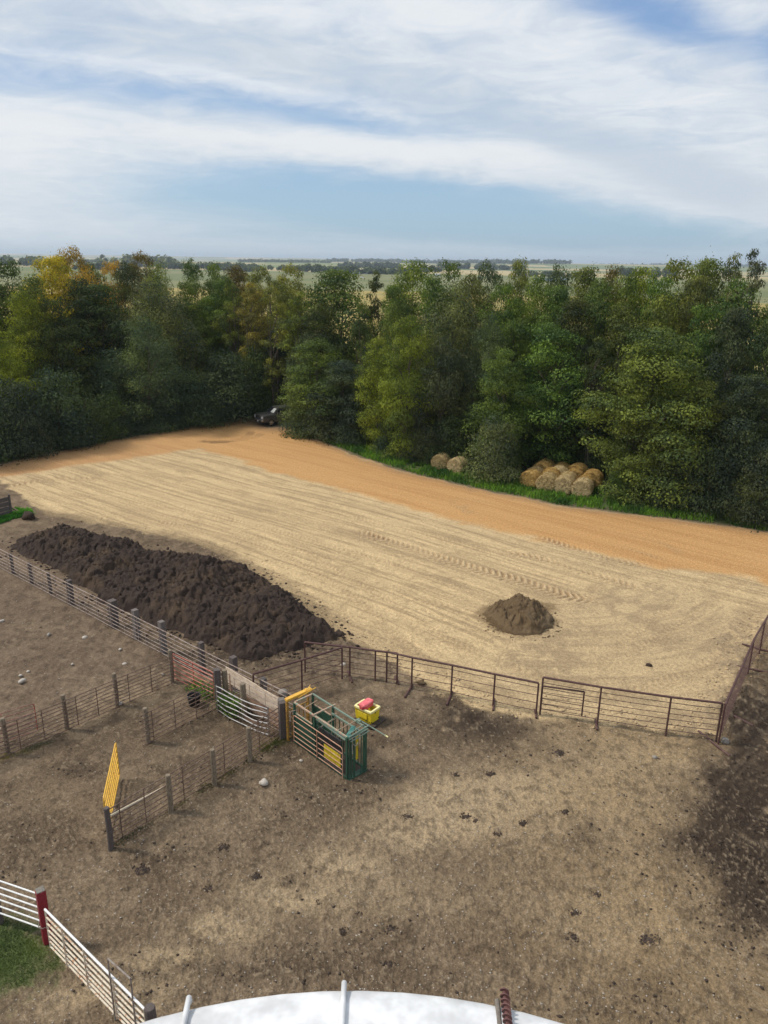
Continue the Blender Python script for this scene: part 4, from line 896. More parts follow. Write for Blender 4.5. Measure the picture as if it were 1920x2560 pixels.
def shed(x, y, w, h, label):
    P = gp(x, y); _, z, _ = ground_field(np.array([P[0]]), np.array([P[1]])); zc = math.hypot(*P[:2]); W = w*zc/F; H_ = h*zc/F; z = z[0]
    rt = empty('farm_shed', (P[0], P[1], z), label, 'shed', 'far farm sheds'); mb = MB(); mb.obox((P[0], P[1], z+H_*.35), W/2, W*.25, H_*.35); mb.build('wall', SHW, rt)
    m2 = MB(); y0, y1 = P[1]-W*.27, P[1]+W*.27; a, b_ = P[0]-W*.52, P[0]+W*.52; zb = z+H_*.7
    m2.add([(a, y0, zb), (b_, y0, zb), (b_, P[1], z+H_), (a, P[1], z+H_), (a, y1, zb), (b_, y1, zb)], [(0, 1, 2, 3), (3, 2, 5, 4), (0, 3, 4), (1, 5, 2), (0, 4, 5, 1)]); m2.build('roof', SHR, rt)
shed(12, 652, 26, 8, 'white farm shed on the left edge of the horizon'); shed(68, 656, 26, 5, 'long low white shed above the yellow tree'); shed(92, 655, 12, 5, 'small white shed left of the orange tree')
shed(1093, 686, 14, 6, 'white farm shed above the gap between olive and green trees'); shed(905, 690, 8, 3, 'tiny white hut in the green field above the centre gap')
# haze
hm = bpy.data.materials.new('haze'); hm.use_nodes = True; hn = hm.node_tree; hn.nodes.clear(); T3 = NT(hn)
pv = T3.n('ShaderNodeVolumePrincipled'); pv.inputs['Color'].default_value = (.74, .86, 1.0, 1); pv.inputs['Density'].default_value = 1.15e-4; pv.inputs['Anisotropy'].default_value = .2
ho = T3.n('ShaderNodeOutputMaterial'); T3.l(pv.outputs[0], ho.inputs['Volume'])
hb = MB(); hb.obox((0, 0, 15.), 32000, 32000, 75.); tag(hb.build('haze', hm), 'thin pale haze over the far fields', 'haze', kind='stuff')

# ------------------------------------------------------------------ fences
def v3(x, y, z): return np.array([x, y, z], float)
def at_z(p, z): return np.array([p[0], p[1], z], float)
def wpost(root, p, h, r, mat, square=False, rot=.4, lean=(0, 0), label=None):
    mb = MB(); a = at_z(p, -.25); b = at_z(p, h)+np.array([lean[0], lean[1], 0])
    if square: mb.beam(a, b, r*2, r*2, (math.cos(rot), math.sin(rot), 0), .01)
    else: mb.path([a, (a+b)/2+np.array([.012, .008, 0]), b-(b-a)*.02, b], [r*1.03, r, r*.97, r*.86], 12)
    return mb.build('post', mat, root, label=label)
def wire_panel(root, A, B, z0, z1, n, r, mat, stay=.85, name='wire_panel', jit=.012, rt=None, rs=None, zs=None):
    A = np.asarray(A, float); B = np.asarray(B, float); L = np.linalg.norm((B-A)[:2]); mb = MB(); m_ = max(2, int(L/1.2))
    zz = zs or [z0+(z1-z0)*(i/(n-1)) for i in range(n)]
    for i, z in enumerate(zz):
        pts = [at_z(A+(B-A)*k/m_, z+jit*math.sin(k*2.3+i*1.7)) for k in range(m_+1)]
        mb.path(pts, (rt if rt and i == len(zz)-1 else r), 5)
    k = max(1, int(L/stay))
    for j in range(k+1):
        p = A+(B-A)*min(1, (j+.5)/(k+.5)); mb.tube(at_z(p, z0-.02), at_z(p, z1+.01), rs or r*.9, n=5)
    return mb.build(name, mat, root)

# pen fence of wire panels on round posts (left)
PB = [gp(*B2(-480, 1165)), gp(*B2(65, 940)), gp(*B2(555, 735)), gp(*B2(972, 545)), gp(*B2(1428, 348))]
rt = empty('pen_fence', PB[1], 'rusty wire panel fence on round wooden posts between the left pen and the alley', 'fence', 'wire panel pen fences')
for p, h in zip(PB, (1.45, 1.5, 1.5, 1.5, 1.55)): wpost(rt, p, h, .088, POST)
off = np.array([.10, -.13, 0])
for a, b in zip(PB[:-1], PB[1:]): wire_panel(rt, a+off, b+off, .06, 1.30, 9, .020, RUST, .95)
# front pen fence
PH = [gp(*B2(922, 1735)), gp(*B2(1417, 1425)), gp(536, 1962), gp(625, 1904), gp(708, 1845)]
rt = empty('pen_fence', PH[0], 'rusty wire panel fence running from the yellow gate to the cattle chute', 'fence', 'wire panel pen fences')
for i, (p, h) in enumerate(zip(PH, (1.55, 1.45, 1.45, 1.45, 1.6))): wpost(rt, p, h, .09 if i != 4 else .13, POST if i not in (0, 4) else DPOST, square=(i == 4))
off = np.array([-.08, .13, 0])
for i, (a, b) in enumerate(zip(PH[:-1], PH[1:])): wire_panel(rt, a+off, b+off, .06, 1.32, 8, .020, RUST, .95)
mb = MB(); mb.tube(at_z(PH[0]+off*1.4, 1.02), at_z(PH[1]+off*1.2, .92), .035); mb.build('rail', CREAM, rt)
# middle short fence
P0 = gp(*B2(1228, 850)); P1 = gp(*D3(290, 905)); PE = gp(*D3(330, 880))
rt = empty('pen_fence', P0, 'short wire panel fence with one round post, left of the black bucket', 'fence', 'wire panel pen fences')
wpost(rt, P0, 1.5, .09, POST); wire_panel(rt, P0+unit(P0-P1)*.25+np.array([.05, -.1, 0]), P1, .05, 1.32, 8, .020, RUST, .95)
# big gate posts
rt = empty('gate_posts', PE, 'pair of big weathered timber posts strapped together where red gate and silver gate meet', 'posts')
wpost(rt, PE, 1.75, .13, DPOST, True, .3); wpost(rt, PE+np.array([.27, .12, 0]), 1.65, .11, POST)
# red gate
def pipe_gate(name, A, B, z0, z1, n, r, mat, label, cat='gate', group=None, braces=(.5,), bmat=None, zs=None, rf=None, root=None):
    A = np.asarray(A, float); B = np.asarray(B, float); rt = root or empty(name, at_z(A, 0), label, cat, group); mb = MB(); rf = rf or r
    zz = zs or [z0+(z1-z0)*i/(n-1) for i in range(n)]
    for z in zz[1:-1]: mb.tube(at_z(A, z), at_z(B, z), r, n=8)
    mb.build('rails', mat, rt); fb = MB(); e = unit(at_z(B, 0)-at_z(A, 0)); c = .09
    fb.path([at_z(A, z0), at_z(A, z1-c), at_z(A+e*c*.3, z1-c*.3), at_z(A+e*c, z1), at_z(B-e*c, z1), at_z(B-e*c*.3, z1-c*.3), at_z(B, z1-c), at_z(B, z0)], rf, 8)
    fb.tube(at_z(A, z0), at_z(B, z0), rf, n=8); fb.build('frame', mat, rt)
    for k in braces:
        b = MB(); p = A+(B-A)*k; nrm = np.array([-e[1], e[0], 0])*r*1.2; b.beam(at_z(p+nrm, z0), at_z(p+nrm, z1), .035, .012, (e[0], e[1], 0)); b.build('brace', bmat or mat, rt)
    return rt
Ag = gp(*C4(1033, 1232)); Bg = gp(*D3(250, 760))
pipe_gate('red_gate', Ag, Bg, .10, 1.30, 7, .019, paint('red and rust gate rails', (.45, .16, .12), (.38, .06, .045), .5, scale=5), 'red tube gate closing the alley between the corner post and the big posts', 'gate', None, (.5,), REDP)
# gate leaning on the left fence
Al = gp(*B2(302, 790))+v3(-.0, .15, 0); Bl = gp(*B2(30, 900))+v3(0, .35, 0); Bx = Al+(Bl-Al)*2.4
pipe_gate('tube_gate', Al, Bx, .12, 1.30, 7, .018, paint('brown red gate tube', (.22, .10, .08), (.30, .18, .15), .6), 'brown tube gate with a red end bar hung behind the left pen fence', 'gate', None, (0.004, .45), REDP)
mb = MB(); q = gp(*B2(45, 935)); mb.tube(at_z(q+v3(-.1, .12, 0), .95), at_z(q+v3(-2.5, -1.2, 0), .85), .045); tag(mb.build('pipe', CREAM, origin=q), 'cream pipe lashed to the left pen fence at the edge of the picture', 'pipe')
# yellow gate
Ay = gp(*B2(897, 1640)); By = gp(*B2(993, 1150))
e = unit(By-Ay); pipe_gate('yellow_gate', Ay, Ay+e*np.linalg.norm(By-Ay), .16, 1.50, 7, .026, YELP, 'bright yellow tube gate standing open, hinged on the near end post', 'gate', None, (.35, .72), YELF)
# long wire fence (rosy wire) from the left edge to the chute
A0 = gp(*C4(0, 572)); A1 = gp(732, 1738, 1.32); A1 = at_z(A1, 0); dA = unit(A1-A0); Am = A0-dA*7
rt = empty('wire_fence', A0, 'long rosy wire fence running from the left edge past the manure heap to the chute', 'fence')
nA = np.array([-dA[1], dA[0], 0]); LA = np.linalg.norm(A1-Am); k_ = 5
for i in range(6):
    a = Am+dA*LA*i/6; b = Am+dA*LA*(i+1)/6; wire_panel(rt, a, b, .08, 1.30, 7, .016, WIRE, 1.1, rt=.022, rs=.012)
for (x, y, h, r, mt, sq) in [(55, 485, 1.25, .09, DPOST, 0), (150, 545, 1.25, .09, DPOST, 0), (268, 600, 1.25, .09, DPOST, 0), (390, 645, 1.40, .12, DPOST, 1), (632, 770, 1.42, .17, DPOST, 1), (785, 820, 1.55, .13, GPOST, 1),
                             (945, 888, 1.62, .13, GPOST, 1), (1140, 1030, 1.55, .11, DPOST, 1), (1358, 1105, 1.60, .13, DPOST, 1), (1527, 1238, 1.30, .11, GPOST, 1)]:
    X_, Y_ = C4(x, y); g_ = gp(X_, Y_, h); s_ = np.dot(at_z(g_, 0)-A0, dA); p = A0+dA*s_+nA*(r+.03); wpost(rt, p, h, r, mt, bool(sq), math.atan2(dA[1], dA[0]))
# wire panel in front of the plywood
Pc = gp(*D3(1435, 1400))
PE2 = PE+np.array([.35, .15, 0])
rt = empty('wire_panel_fence', PE2, 'wire panel standing just in front of the plywood wall', 'fence'); wire_panel(rt, PE2, Pc+v3(-.05, .2, 0), .08, 1.45, 6, .012, WIRE, 1.0)
pp = PE2+(Pc-PE2)*.0; pm = gp(*D3(765, 1090)); wpost(rt, pm, 1.62, .12, POST)
wpost(rt, Pc+v3(-.03, .10, 0), 1.62, .12, GPOST, True)
# plywood wall
W1 = gp(*D3(1440, 1310)); htop = 1.42; W0 = at_z(gp(*D3(447, 182), htop), 0); Wd = unit(W1-W0); L_ = np.linalg.norm(W1-W0); W1 = W0+Wd*L_; nw = np.array([-Wd[1], Wd[0], 0])
rt = empty('plywood_wall', W0, 'weathered plywood and board windbreak wall behind the silver gate', 'wall')
for i, (a, b, z0_, z1_) in enumerate([(0, .57, .72, 1.42), (.572, 1.0, .70, 1.40)]):
    mb = MB(); a_, b_ = W0+Wd*L_*a, W0+Wd*L_*b; mb.beam(at_z(a_, (z0_+z1_)/2), at_z(b_, (z0_+z1_)/2), .02, z1_-z0_); mb.build('sheet', PLY, rt)
for i in range(4):
    mb = MB(); z = .09+i*.165; a_ = W0+Wd*L_*(.30+.03*(i % 2))+nw*.02; mb.beam(at_z(a_, z), at_z(W1+nw*.02, z+.01), .03, .155); mb.build('board', PLANK, rt)
mb = MB(); mb.beam(at_z(W1-Wd*.2, -.1), at_z(W1-Wd*.2, 1.3), .09, .09, Wd); mb.beam(at_z(W0+Wd*.25+nw*.03, -.1), at_z(W0+Wd*.25+nw*.03, 1.2), .09, .09, Wd); mb.build('stud', PLANK, rt)
# silver sweep gate, bent
base = [(283, 935), (370, 985), (480, 1060), (700, 1165), (890, 1275), (1050, 1325), (1235, 1375)]; SW = [gp(*D3(*p), .07) for p in base]
fine = []
for i in range(len(SW)-1):
    for k in range(4): fine.append(SW[i]+(SW[i+1]-SW[i])*k/4)
fine.append(SW[-1]); F3 = [sum(fine[max(0, i-2):i+3])/len(fine[max(0, i-2):i+3]) for i in range(len(fine))]
rt = empty('sweep_gate', SW[0], 'silver galvanised tube gate, bent, swung across the crowding pen', 'gate'); mb = MB()
for j, z in enumerate([.10, .34, .56, .78, 1.0, 1.22]): mb.path([at_z(p, z+.02*math.sin(i*.5+j)) for i, p in enumerate(F3)], .021, 8)
mb.build('rails', GALV, rt); mb = MB(); mb.tube(at_z(F3[0], .05), at_z(F3[0], 1.25), .024); mb.tube(at_z(F3[-1], .05), at_z(F3[-1], 1.32), .028); mb.build('end_bars', GALVD, rt)
mb = MB(); mb.tube(at_z(F3[12], .08), at_z(F3[12], 1.24), .014); mb.build('brace', RUST, rt)
mb = MB(); a = SW[0]+v3(.25, .18, 0); b = SW[4]+v3(.2, .3, 0); mb.beam(at_z(a, .12), at_z(b, .12), .05, .22); tag(mb.build('plank', PLANK, origin=a), 'long plank lying on edge at the foot of the silver bent gate', 'plank')

# ------------------------------------------------------------------ pipe fences on feet
def pipe_run(label, posts, h, wires, ends=None, feet=(), rp=.045, group='dark pipe fences', extra=None, name='pipe_fence', rail=True, hs=None, wn=None):
    rt = empty(name, posts[0], label, 'fence', group); P = [at_z(p, 0) for p in posts]; hs = hs or [h]*len(P)
    for p, hh in zip(P, hs):
        mb = MB(); mb.tube(at_z(p, -.2), at_z(p, hh-.03), rp*.85, n=9); mb.build('post', PIPE, rt)
    T_ = [at_z(p, hh) for p, hh in zip(P, hs)]
    a = ends[0] if ends and ends[0] is not None else T_[0]; b = ends[1] if ends and ends[1] is not None else T_[-1]
    mb = MB(); mb.path([a]+T_[1:-1]+[b] if len(T_) > 2 else [a, b], rp, 9); mb.build('top_rail', PIPE, rt)
    mb = MB(); k = wires
    for i in range(k):
        f = .16+.70*i/(k-1); pts = []
        for p, q, ha, hb in zip(P[:-1], P[1:], hs[:-1], hs[1:]):
            for t_ in (0, .5): pts.append(at_z(p+(q-p)*t_, (ha+(hb-ha)*t_)*f-(.012 if t_ else 0)))
        pts.append(at_z(P[-1], hs[-1]*f)); mb.path(pts, .014, 5)
    mb.build('wires', PIPE, rt)
    for i, (p, d, ln) in enumerate(feet):
        d = unit(np.array([d[0], d[1], 0])); mb = MB(); c = at_z(p, .05); mb.tube(c-d*ln*.5, c+d*ln*.5, .045, n=8); mb.build('foot', PIPE, rt)
    return rt
hJ = 1.5
def top(c, h=hJ): g_ = gp(*c, h); return at_z(g_, 0)
J = [top(C6(170, 126)), top(C6(483, 160)), top(C6(660, 185)), top(C6(813, 203))]
pipe_run('dark pipe fence section nearest the manure heap, overlapping the next one', J, hJ, 5, feet=[(gp(*C6(483, 370)), (.25, -1), 1.0), (gp(*C6(808, 395)), (.2, -1), .7)])
J2 = [top(C6(740, 192)), top(C6(915, 232)), top(C6(1192, 285)), top(C6(1487, 347)), top(C7(125, 555))]
fd = unit(J2[1]-gp(*C6(875, 462)))
pipe_run('long dark pipe fence section in the middle, with four angled feet', J2, hJ, 4, feet=[(J2[1]+v3(-.12, -.25, 0), (-.35, -1), 1.1), (J2[2]+v3(-.08, -.2, 0), (-.3, -1), 1.1), (J2[3]+v3(.04, .05, 0), (.2, 1), .9), (J2[4]+v3(.0, .05, 0), (.1, 1), .6)])
h3 = 1.72
K0 = top(C7(155, 517), h3); K3 = top(C7(1355, 690), h3); K1 = K0+(K3-K0)*.32; K2 = K0+(K3-K0)*.71
K1 = top(C7(545, 583), h3); K2 = top(C7(1012, 650), h3)
pipe_run('dark pipe fence section with the small pipe gate, right of the middle', [K0, K1, K2, K3], h3, 6, feet=[(K1+v3(-.05, -.05, 0), (-.15, -1), .7), (K3+v3(-.15, -.15, 0), (.35, -1), 1.7)])
# little gate hanging on it
g0 = K0+v3(.0, -.06, 0); g1_ = top(C7(430, 617), 1.32)
rt = empty('pipe_gate', g0, 'small square pipe gate hung on the pipe fence right of the middle', 'gate'); mb = MB()
mb.tube(at_z(g0, 1.36), at_z(g1_, 1.34), .036, n=9); mb.tube(at_z(g1_, .22), at_z(g1_, 1.34), .032, n=9); mb.tube(at_z(g0, .25), at_z(g0, 1.36), .03, n=9); mb.build('frame', PIPE, rt)
mb = MB(); [mb.tube(at_z(g0, z), at_z(g1_, z-.02), .011, n=5) for z in (.32, .56, .82, 1.08)]; mb.build('wires', PIPE, rt)
# right run
M0 = gp(*C7(1352, 935)); M0 = at_z(top(C7(1372, 702), h3), 0); M1 = top(C7(1565, 265), h3); M2 = top(C7(1640, 140), h3); M3 = M2+(M2-M1)*3.5; M05 = M0+(M1-M0)*.0
pipe_run('dark pipe fence going away along the right side of the lot', [M0, M1, M2, M3], h3, 7, feet=[((gp(*C7(1400, 437))+gp(*C7(1659, 492)))/2, gp(*C7(1659, 492))-gp(*C7(1400, 437)), np.linalg.norm(gp(*C7(1659, 492))-gp(*C7(1400, 437)))), ((gp(*C7(1485, 300))+gp(*C7(1659, 348)))/2, gp(*C7(1659, 348))-gp(*C7(1485, 300)), np.linalg.norm(gp(*C7(1659, 348))-gp(*C7(1485, 300)))), (gp(*C7(1465, 800)), gp(*C7(1520, 832))-gp(*C7(1410, 775)), 1.2)])
# diagonal run towards the chute
Lp = [top(C5(440, 415), 1.55), top(C5(842, 300), 1.55), top(C5(1178, 196), 1.55)]
pipe_run('dark pipe fence slanting from the wire fence up to the overlapping sections', Lp, 1.55, 5)

# ------------------------------------------------------------------ cattle chute
CA = gp(*B3(1110, 1480)); CB = gp(*B3(1375, 1320)); CC = gp(*B3(345, 930)); ex = unit(CC-CA); ey = np.array([ex[1], -ex[0], 0]); ey = ey if np.dot(ey, CB-CA) > 0 else -ey
LC, WC, HC = 2.99, .88, 1.76
def q(x, y, z): return CA+ex*x+ey*y+np.array([0, 0, z])
rt = empty('cattle_chute', q(LC/2, WC/2, 0), 'green and orange steel cattle squeeze chute with yellow side sheet', 'cattle chute')
EZ = (0, 0, 1)
def bar(mb, a, b, w=.05, h=None): return mb.beam(q(*a), q(*b), w, h or w)
for x, y in ((0.0, 0), (0.0, WC), (LC*.60, 0), (LC*.60, WC), (LC, 0), (LC, WC)):
    mb = MB(); mb.beam(q(x, y, 0.02), q(x, y, HC-.03), .075, .075, ex); mb.build('post', GRN, rt)
mb = MB(); bar(mb, (0, 0, HC), (LC, 0, HC), .06, .05); bar(mb, (LC, .03, HC+.003), (LC, WC-.03, HC+.003), .06, .05); bar(mb, (LC*.60, -.03, HC+.05), (LC*.60, WC+.12, HC+.05), .05, .045); mb.build('top_frame', GRNT, rt)
mb = MB(); bar(mb, (0, WC, HC), (LC, WC, HC), .06, .05); bar(mb, (.12, .05, HC-.19), (1.72, .05, HC-.10), .10, .05); bar(mb, (.25, WC-.06, 1.50), (LC*.6, WC-.06, 1.50), .06, .06); mb.build('side_beams', GRNL, rt)
mb = MB(); bar(mb, (0, 0, .05), (LC, 0, .05), .06, .06); bar(mb, (0, WC, .05), (LC, WC, .05), .06, .06); bar(mb, (.05, 0, .04), (.05, WC, .04), .10, .05); bar(mb, (LC-.05, 0, .04), (LC-.05, WC, .04), .06, .06); mb.build('base_frame', GRN, rt)
mb = MB(); mb.obox(q(LC/2, WC/2, .03), LC/2-.05, WC/2-.05, .01, ex, ey, EZ); mb.build('floor', SKID, rt)
# orange side gate, rails and uprights
sg = MB(); x0, x1, yy = .12, 2.93, -.10
zs = [.20, .40, .60, .82, 1.06, 1.30]
for z in zs[:-1]: sg.tube(q(x0+.02, yy, z), q(x1, yy, z), .0155, n=8)
sgo = sg.build('side_gate', COPP, rt); mb = MB(); c = .10
mb.path([q(x0, yy, .02), q(x0, yy, 1.2), q(x0+.03, yy, 1.27), q(x0+.1, yy, 1.30), q(x1-.1, yy, 1.30), q(x1-.03, yy, 1.27), q(x1, yy, 1.2), q(x1, yy, .18)], .018, 8); mb.build('gate_frame', COPP, rt, sgo)
mb = MB(); mb.beam(q(1.52, yy-.025, .18), q(1.52, yy-.025, 1.31), .035, .012, ex); mb.build('gate_brace', COPP, rt, sgo)
# green sheets at the rear, both sides, in three slats
for y in (.0, WC):
    for k_, (za, zb) in enumerate(((.18, .50), (.54, .90), (.94, 1.32))):
        mb = MB(); mb.obox(q(2.42, y, (za+zb)/2), .50, .012, (zb-za)/2, ex, ey, EZ, .004); mb.obox(q(2.42, y-.015, zb-.01), .50, .02, .012, ex, ey, EZ); mb.build('side_sheet', GRN, rt)
mb = MB(); bar(mb, (1.93, .0, 1.34), (2.92, .0, 1.34), .04, .03); bar(mb, (1.93, WC, 1.34), (2.92, WC, 1.34), .04, .03); mb.build('sheet_rail', GRNT, rt)
mb = MB(); mb.obox(q(.80, .0, .60), .46, .012, .26, ex, ey, EZ, .004); mb.build('yellow_sheet', YELS, rt)
mb = MB(); mb.obox(q(.95, .04, 1.16), .62, .02, .26, ex, ey, EZ, .01); mb.build('dark_pad', BLK, rt)
for x in (.30, 1.33, 1.62, 1.72): mb = MB(); bar(mb, (x, .03, .1), (x, .03, 1.55), .045, .035); mb.build('side_bar', GRN, rt)
for x in (.35, .55, .75, .95, 1.15, 1.38, 1.60): mb = MB(); bar(mb, (x, WC-.04, .1), (x, WC-.04, 1.50), .045, .03); mb.build('squeeze_bar', GRN, rt)
mb = MB(); bar(mb, (1.95, .02, 1.62), (1.95, WC, 1.70), .02); bar(mb, (1.55, .1, 1.35), (1.55, WC, 1.42), .02); bar(mb, (1.75, .1, 1.2), (1.75, WC, 1.28), .02); bar(mb, (.48, 0, HC+.05), (.48, WC, HC+.06), .018); bar(mb, (2.6, .1, 1.62), (2.6, WC-.1, 1.7), .02); mb.build('tie_rods', GRNT, rt)
mb = MB(); mb.beam(q(.15, .12, 1.60), q(.45, .72, 1.66), .15, .03, EZ); mb.build('head_bar_plate', paint('teal green plate', (.05, .17, .15), (.10, .24, .2), .4), rt)
# head gate at the near end
hg = MB(); bar(hg, (-.06, 0, .03), (-.06, WC, .03), .12, .06); bar(hg, (-.05, 0, HC-.04), (-.05, WC, HC-.04), .07, .07); hgo = hg.build('head_gate', GRN, rt)
for y, w in ((.05, .05), (.14, .05), (.27, .09), (.60, .04), (.70, .05), (.81, .07)):
    mb = MB(); mb.obox(q(-.08, y, .86), .018 if w < .08 else .022, w/2, .80, ex, ey, EZ, .008); mb.build('head_bar', GRN, rt, hgo)
mb = MB(); mb.obox(q(.03, .50, 1.08), .012, .05, .48, ex, ey, EZ, .004); mb.build('neck_bar', YELS, rt, hgo)
mb = MB(); mb.path([q(-.11, .22, 1.42), q(-.13, .25, 1.35), q(-.13, .34, 1.34), q(-.12, .40, 1.42)], .012, 6); mb.path([q(-.12, .13, 1.45), q(-.14, .13, 1.10)], .016, 6); mb.build('handle', paint('bare steel', (.4, .42, .4), (.25, .3, .27), .4, .5), rt, hgo)
lv = MB(); lv.tube(q(-.08, .03, HC+.02), q(-.10, WC+.08, HC+.10), .028); lv.tube(q(-.10, .02, HC-.06), q(-.10, WC+.02, HC-.02), .03); lv.tube(q(-.14, .05, HC-.14), q(-.20, WC-.02, HC-.04), .024); lv.tube(q(.05, .1, HC+.03), q(.1, WC, HC+.06), .022); lv.build('linkage', GRNL, rt)
lv = MB(); lv.tube(q(.25, WC+.05, HC+.09), q(-.82, WC+.26, HC-.08), .022); lvo = lv.build('lever', GRNL, rt); lv = MB(); lv.tube(q(-.72, WC+.245, HC-.07), q(-.86, WC+.27, HC-.087), .027); lv.build('lever_grip', RIM, rt, lvo)
lv = MB(); lv.tube(q(.55, WC+.02, HC+.02), q(.42, WC+.10, HC+.12), .02); lv.obox(q(.42, WC+.05, HC+.06), .10, .05, .03, ex, ey, EZ, .01); lv.build('ratchet', GRNL, rt)
ch = MB(); ch.path([q(LC-.1, -.03, HC-.28), q(LC+.05, -.10, HC-.36), q(LC+.12, -.12, HC-.55), q(LC+.08, -.12, HC-.78)], .014, 6); ch.build('chain', GALVD, rt)
# yellow slide gate frame behind the chute
yb = LC+.30
rt = empty('slide_gate', q(yb, .45, 0), 'rusty yellow upright gate frame with a box beam, at the rear of the cattle chute', 'gate'); mb = MB()
mb.beam(q(yb, -.12, .0), q(yb, -.12, 1.72), .085, .085, ex); mb.beam(q(yb, WC+.0, .0), q(yb, WC, 1.66), .07, .07, ex); mb.build('frame', YELF, rt)
mb = MB(); mb.obox(q(yb, .43, 1.79), .085, .60, .05, ex, ey, EZ, .008); bo = mb.build('box_beam', YELP, rt)
mb = MB(); mb.tube(q(yb, .85, 1.83), q(yb+.02, 1.02, 1.96), .014); mb.obox(q(yb+.02, .80, 1.85), .05, .04, .012, ex, ey, EZ); mb.tube(q(yb-.13, .30, 1.74), q(yb-.12, 1.18, 1.84), .018); mb.build('latch_rod', YELP, rt, bo)
for y in (.07, .20, .42, .62, .78):
    mb = MB(); mb.beam(q(yb-.03, y, .12), q(yb-.03, y, 1.32), .03, .03, ex); mb.build('bar', YELF, rt)
mb = MB(); mb.beam(q(yb-.03, -.08, .16), q(yb-.03, WC, .16), .03, .04, EZ); mb.beam(q(yb-.03, -.08, 1.32), q(yb-.03, WC, 1.32), .03, .04, EZ); mb.build('cross_bar', YELF, rt)
c = gp(720, 1757, 1.4); mr = rock_mesh(5, .26, 1.2, 3, .3); mr.materials.append(STONEG)

# yellow tub, red case, skid
T0 = gp(*B3(1462, 700)); T1 = gp(*B3(1222, 585)); T2 = gp(*B3(1572, 600)); tx = unit(T1-T0); ty = np.array([tx[1], -tx[0], 0]); ty = ty if np.dot(ty, T2-T0) > 0 else -ty
def tq(x, y, z): return T0+tx*x+ty*y+np.array([0, 0, z])
sk = MB(); sk.obox(tq(.34, .32, .05), .52, .42, .035, tx, ty, EZ, .01); sk.obox(tq(.30, -.12, .10), .48, .05, .03, tx, ty, EZ); tag(sk.build('wooden_skid', SKID, origin=T0), 'dark wooden skid under the yellow tub', 'skid')
rt = empty('yellow_tub', tq(.42, .29, .09), 'open yellow plastic tub with a pale rim, standing on a dark skid', 'tub'); TL, TW, TH = .86, .60, .56
def frust(mb, z0, z1, in0, in1, th):
    a = [tq(x, y, z0) for x, y in ((in0, in0), (TL-in0, in0), (TL-in0, TW-in0), (in0, TW-in0))]; b_ = [tq(x, y, z1) for x, y in ((in1, in1), (TL-in1, in1), (TL-in1, TW-in1), (in1, TW-in1))]
    c_ = [tq(x, y, z1) for x, y in ((in1+th, in1+th), (TL-in1-th, in1+th), (TL-in1-th, TW-in1-th), (in1+th, TW-in1-th))]; d_ = [tq(x, y, z0+.12) for x, y in ((in0+th, in0+th), (TL-in0-th, in0+th), (TL-in0-th, TW-in0-th), (in0+th, TW-in0-th))]
    mb.add(a+b_+c_+d_, [(3, 2, 1, 0)]+[(i, (i+1) % 4, 4+(i+1) % 4, 4+i) for i in range(4)]+[(4+i, 4+(i+1) % 4, 8+(i+1) % 4, 8+i) for i in range(4)]+[(8+i, 8+(i+1) % 4, 12+(i+1) % 4, 12+i) for i in range(4)]+[(12, 13, 14, 15)])
mb = MB(); frust(mb, .09, .09+TH-.05, .045, .02, .05); mb.obox(tq(.45, .012, .36), .24, .012, .13, tx, ty, EZ, .01); tbo = mb.build('tub_body', YELT, rt)
mb = MB(); zc = .09+TH
for (x, y, hx, hy) in ((TL/2, .03, TL/2, .045), (TL/2, TW-.03, TL/2, .045), (.03, TW/2, .045, TW/2-.075), (TL-.03, TW/2, .045, TW/2-.075)): mb.obox(tq(x, y, zc-.035), hx, hy, .045, tx, ty, EZ, .008)
mb.build('rim', RIM, rt)
mb = MB(); mb.obox(tq(TL/2, TW/2, .30), TL/2-.09, TW/2-.09, .01, tx, ty, EZ); mb.build('lining', TANKIN, rt)
mb = MB()
for x, z in ((.10, .17), (.52, .24), (.26, .17)): mb.obox(tq(x, .022-.02*z, z), .016, .012, .02, tx, ty, EZ)
for y, z in ((.30, .50), (.08, .16), (.52, .18)): mb.obox(tq(.015, y, z), .012, .016, .022, tx, ty, EZ)
mb.build('bolt_hole', BLK, rt)
def capsule_box(mb, c, hx, hy, z0, z1, rr, tp=.0):
    n = 24; rings = []
    for z, ins in ((z0, rr*.5), (z0+rr*.4, 0), (z1-rr, 0), (z1-rr*.3, rr*.35), (z1, rr*1.1)):
        ring_ = []
        for k in range(n):
            a = 2*math.pi*(k+.5)/n; ca, sa = math.cos(a), math.sin(a); kx = abs(ca)**.35*math.copysign(1, ca); ky = abs(sa)**.35*math.copysign(1, sa)
            ring_.append(tq(c[0]+kx*(hx-ins), c[1]+ky*(hy-ins), z))
        rings += ring_
    mb.add(rings, [(j*n+k, j*n+(k+1) % n, (j+1)*n+(k+1) % n, (j+1)*n+k) for j in range(4) for k in range(n)]+[tuple(range(n-1, -1, -1)), tuple(range(4*n, 5*n))])
rt = empty('red_case', tq(.44, .28, .62), 'faded red plastic case lying across the yellow tub', 'case')
mb = MB(); capsule_box(mb, (.47, .28), .155, .30, .60, .76, .03); mb.build('case_body', REDC, rt, smooth=False); mb = MB(); capsule_box(mb, (.47, .28), .172, .315, .755, .845, .05); mb.build('lid', paint('sun-bleached red lid', (.68, .12, .14), (.75, .24, .25), .45, scale=5, w=.4), rt)
mb = MB(); mb.obox(tq(.43, -.045, .735), .045, .012, .04, tx, ty, EZ, .004); mb.build('latch', REDC, rt)

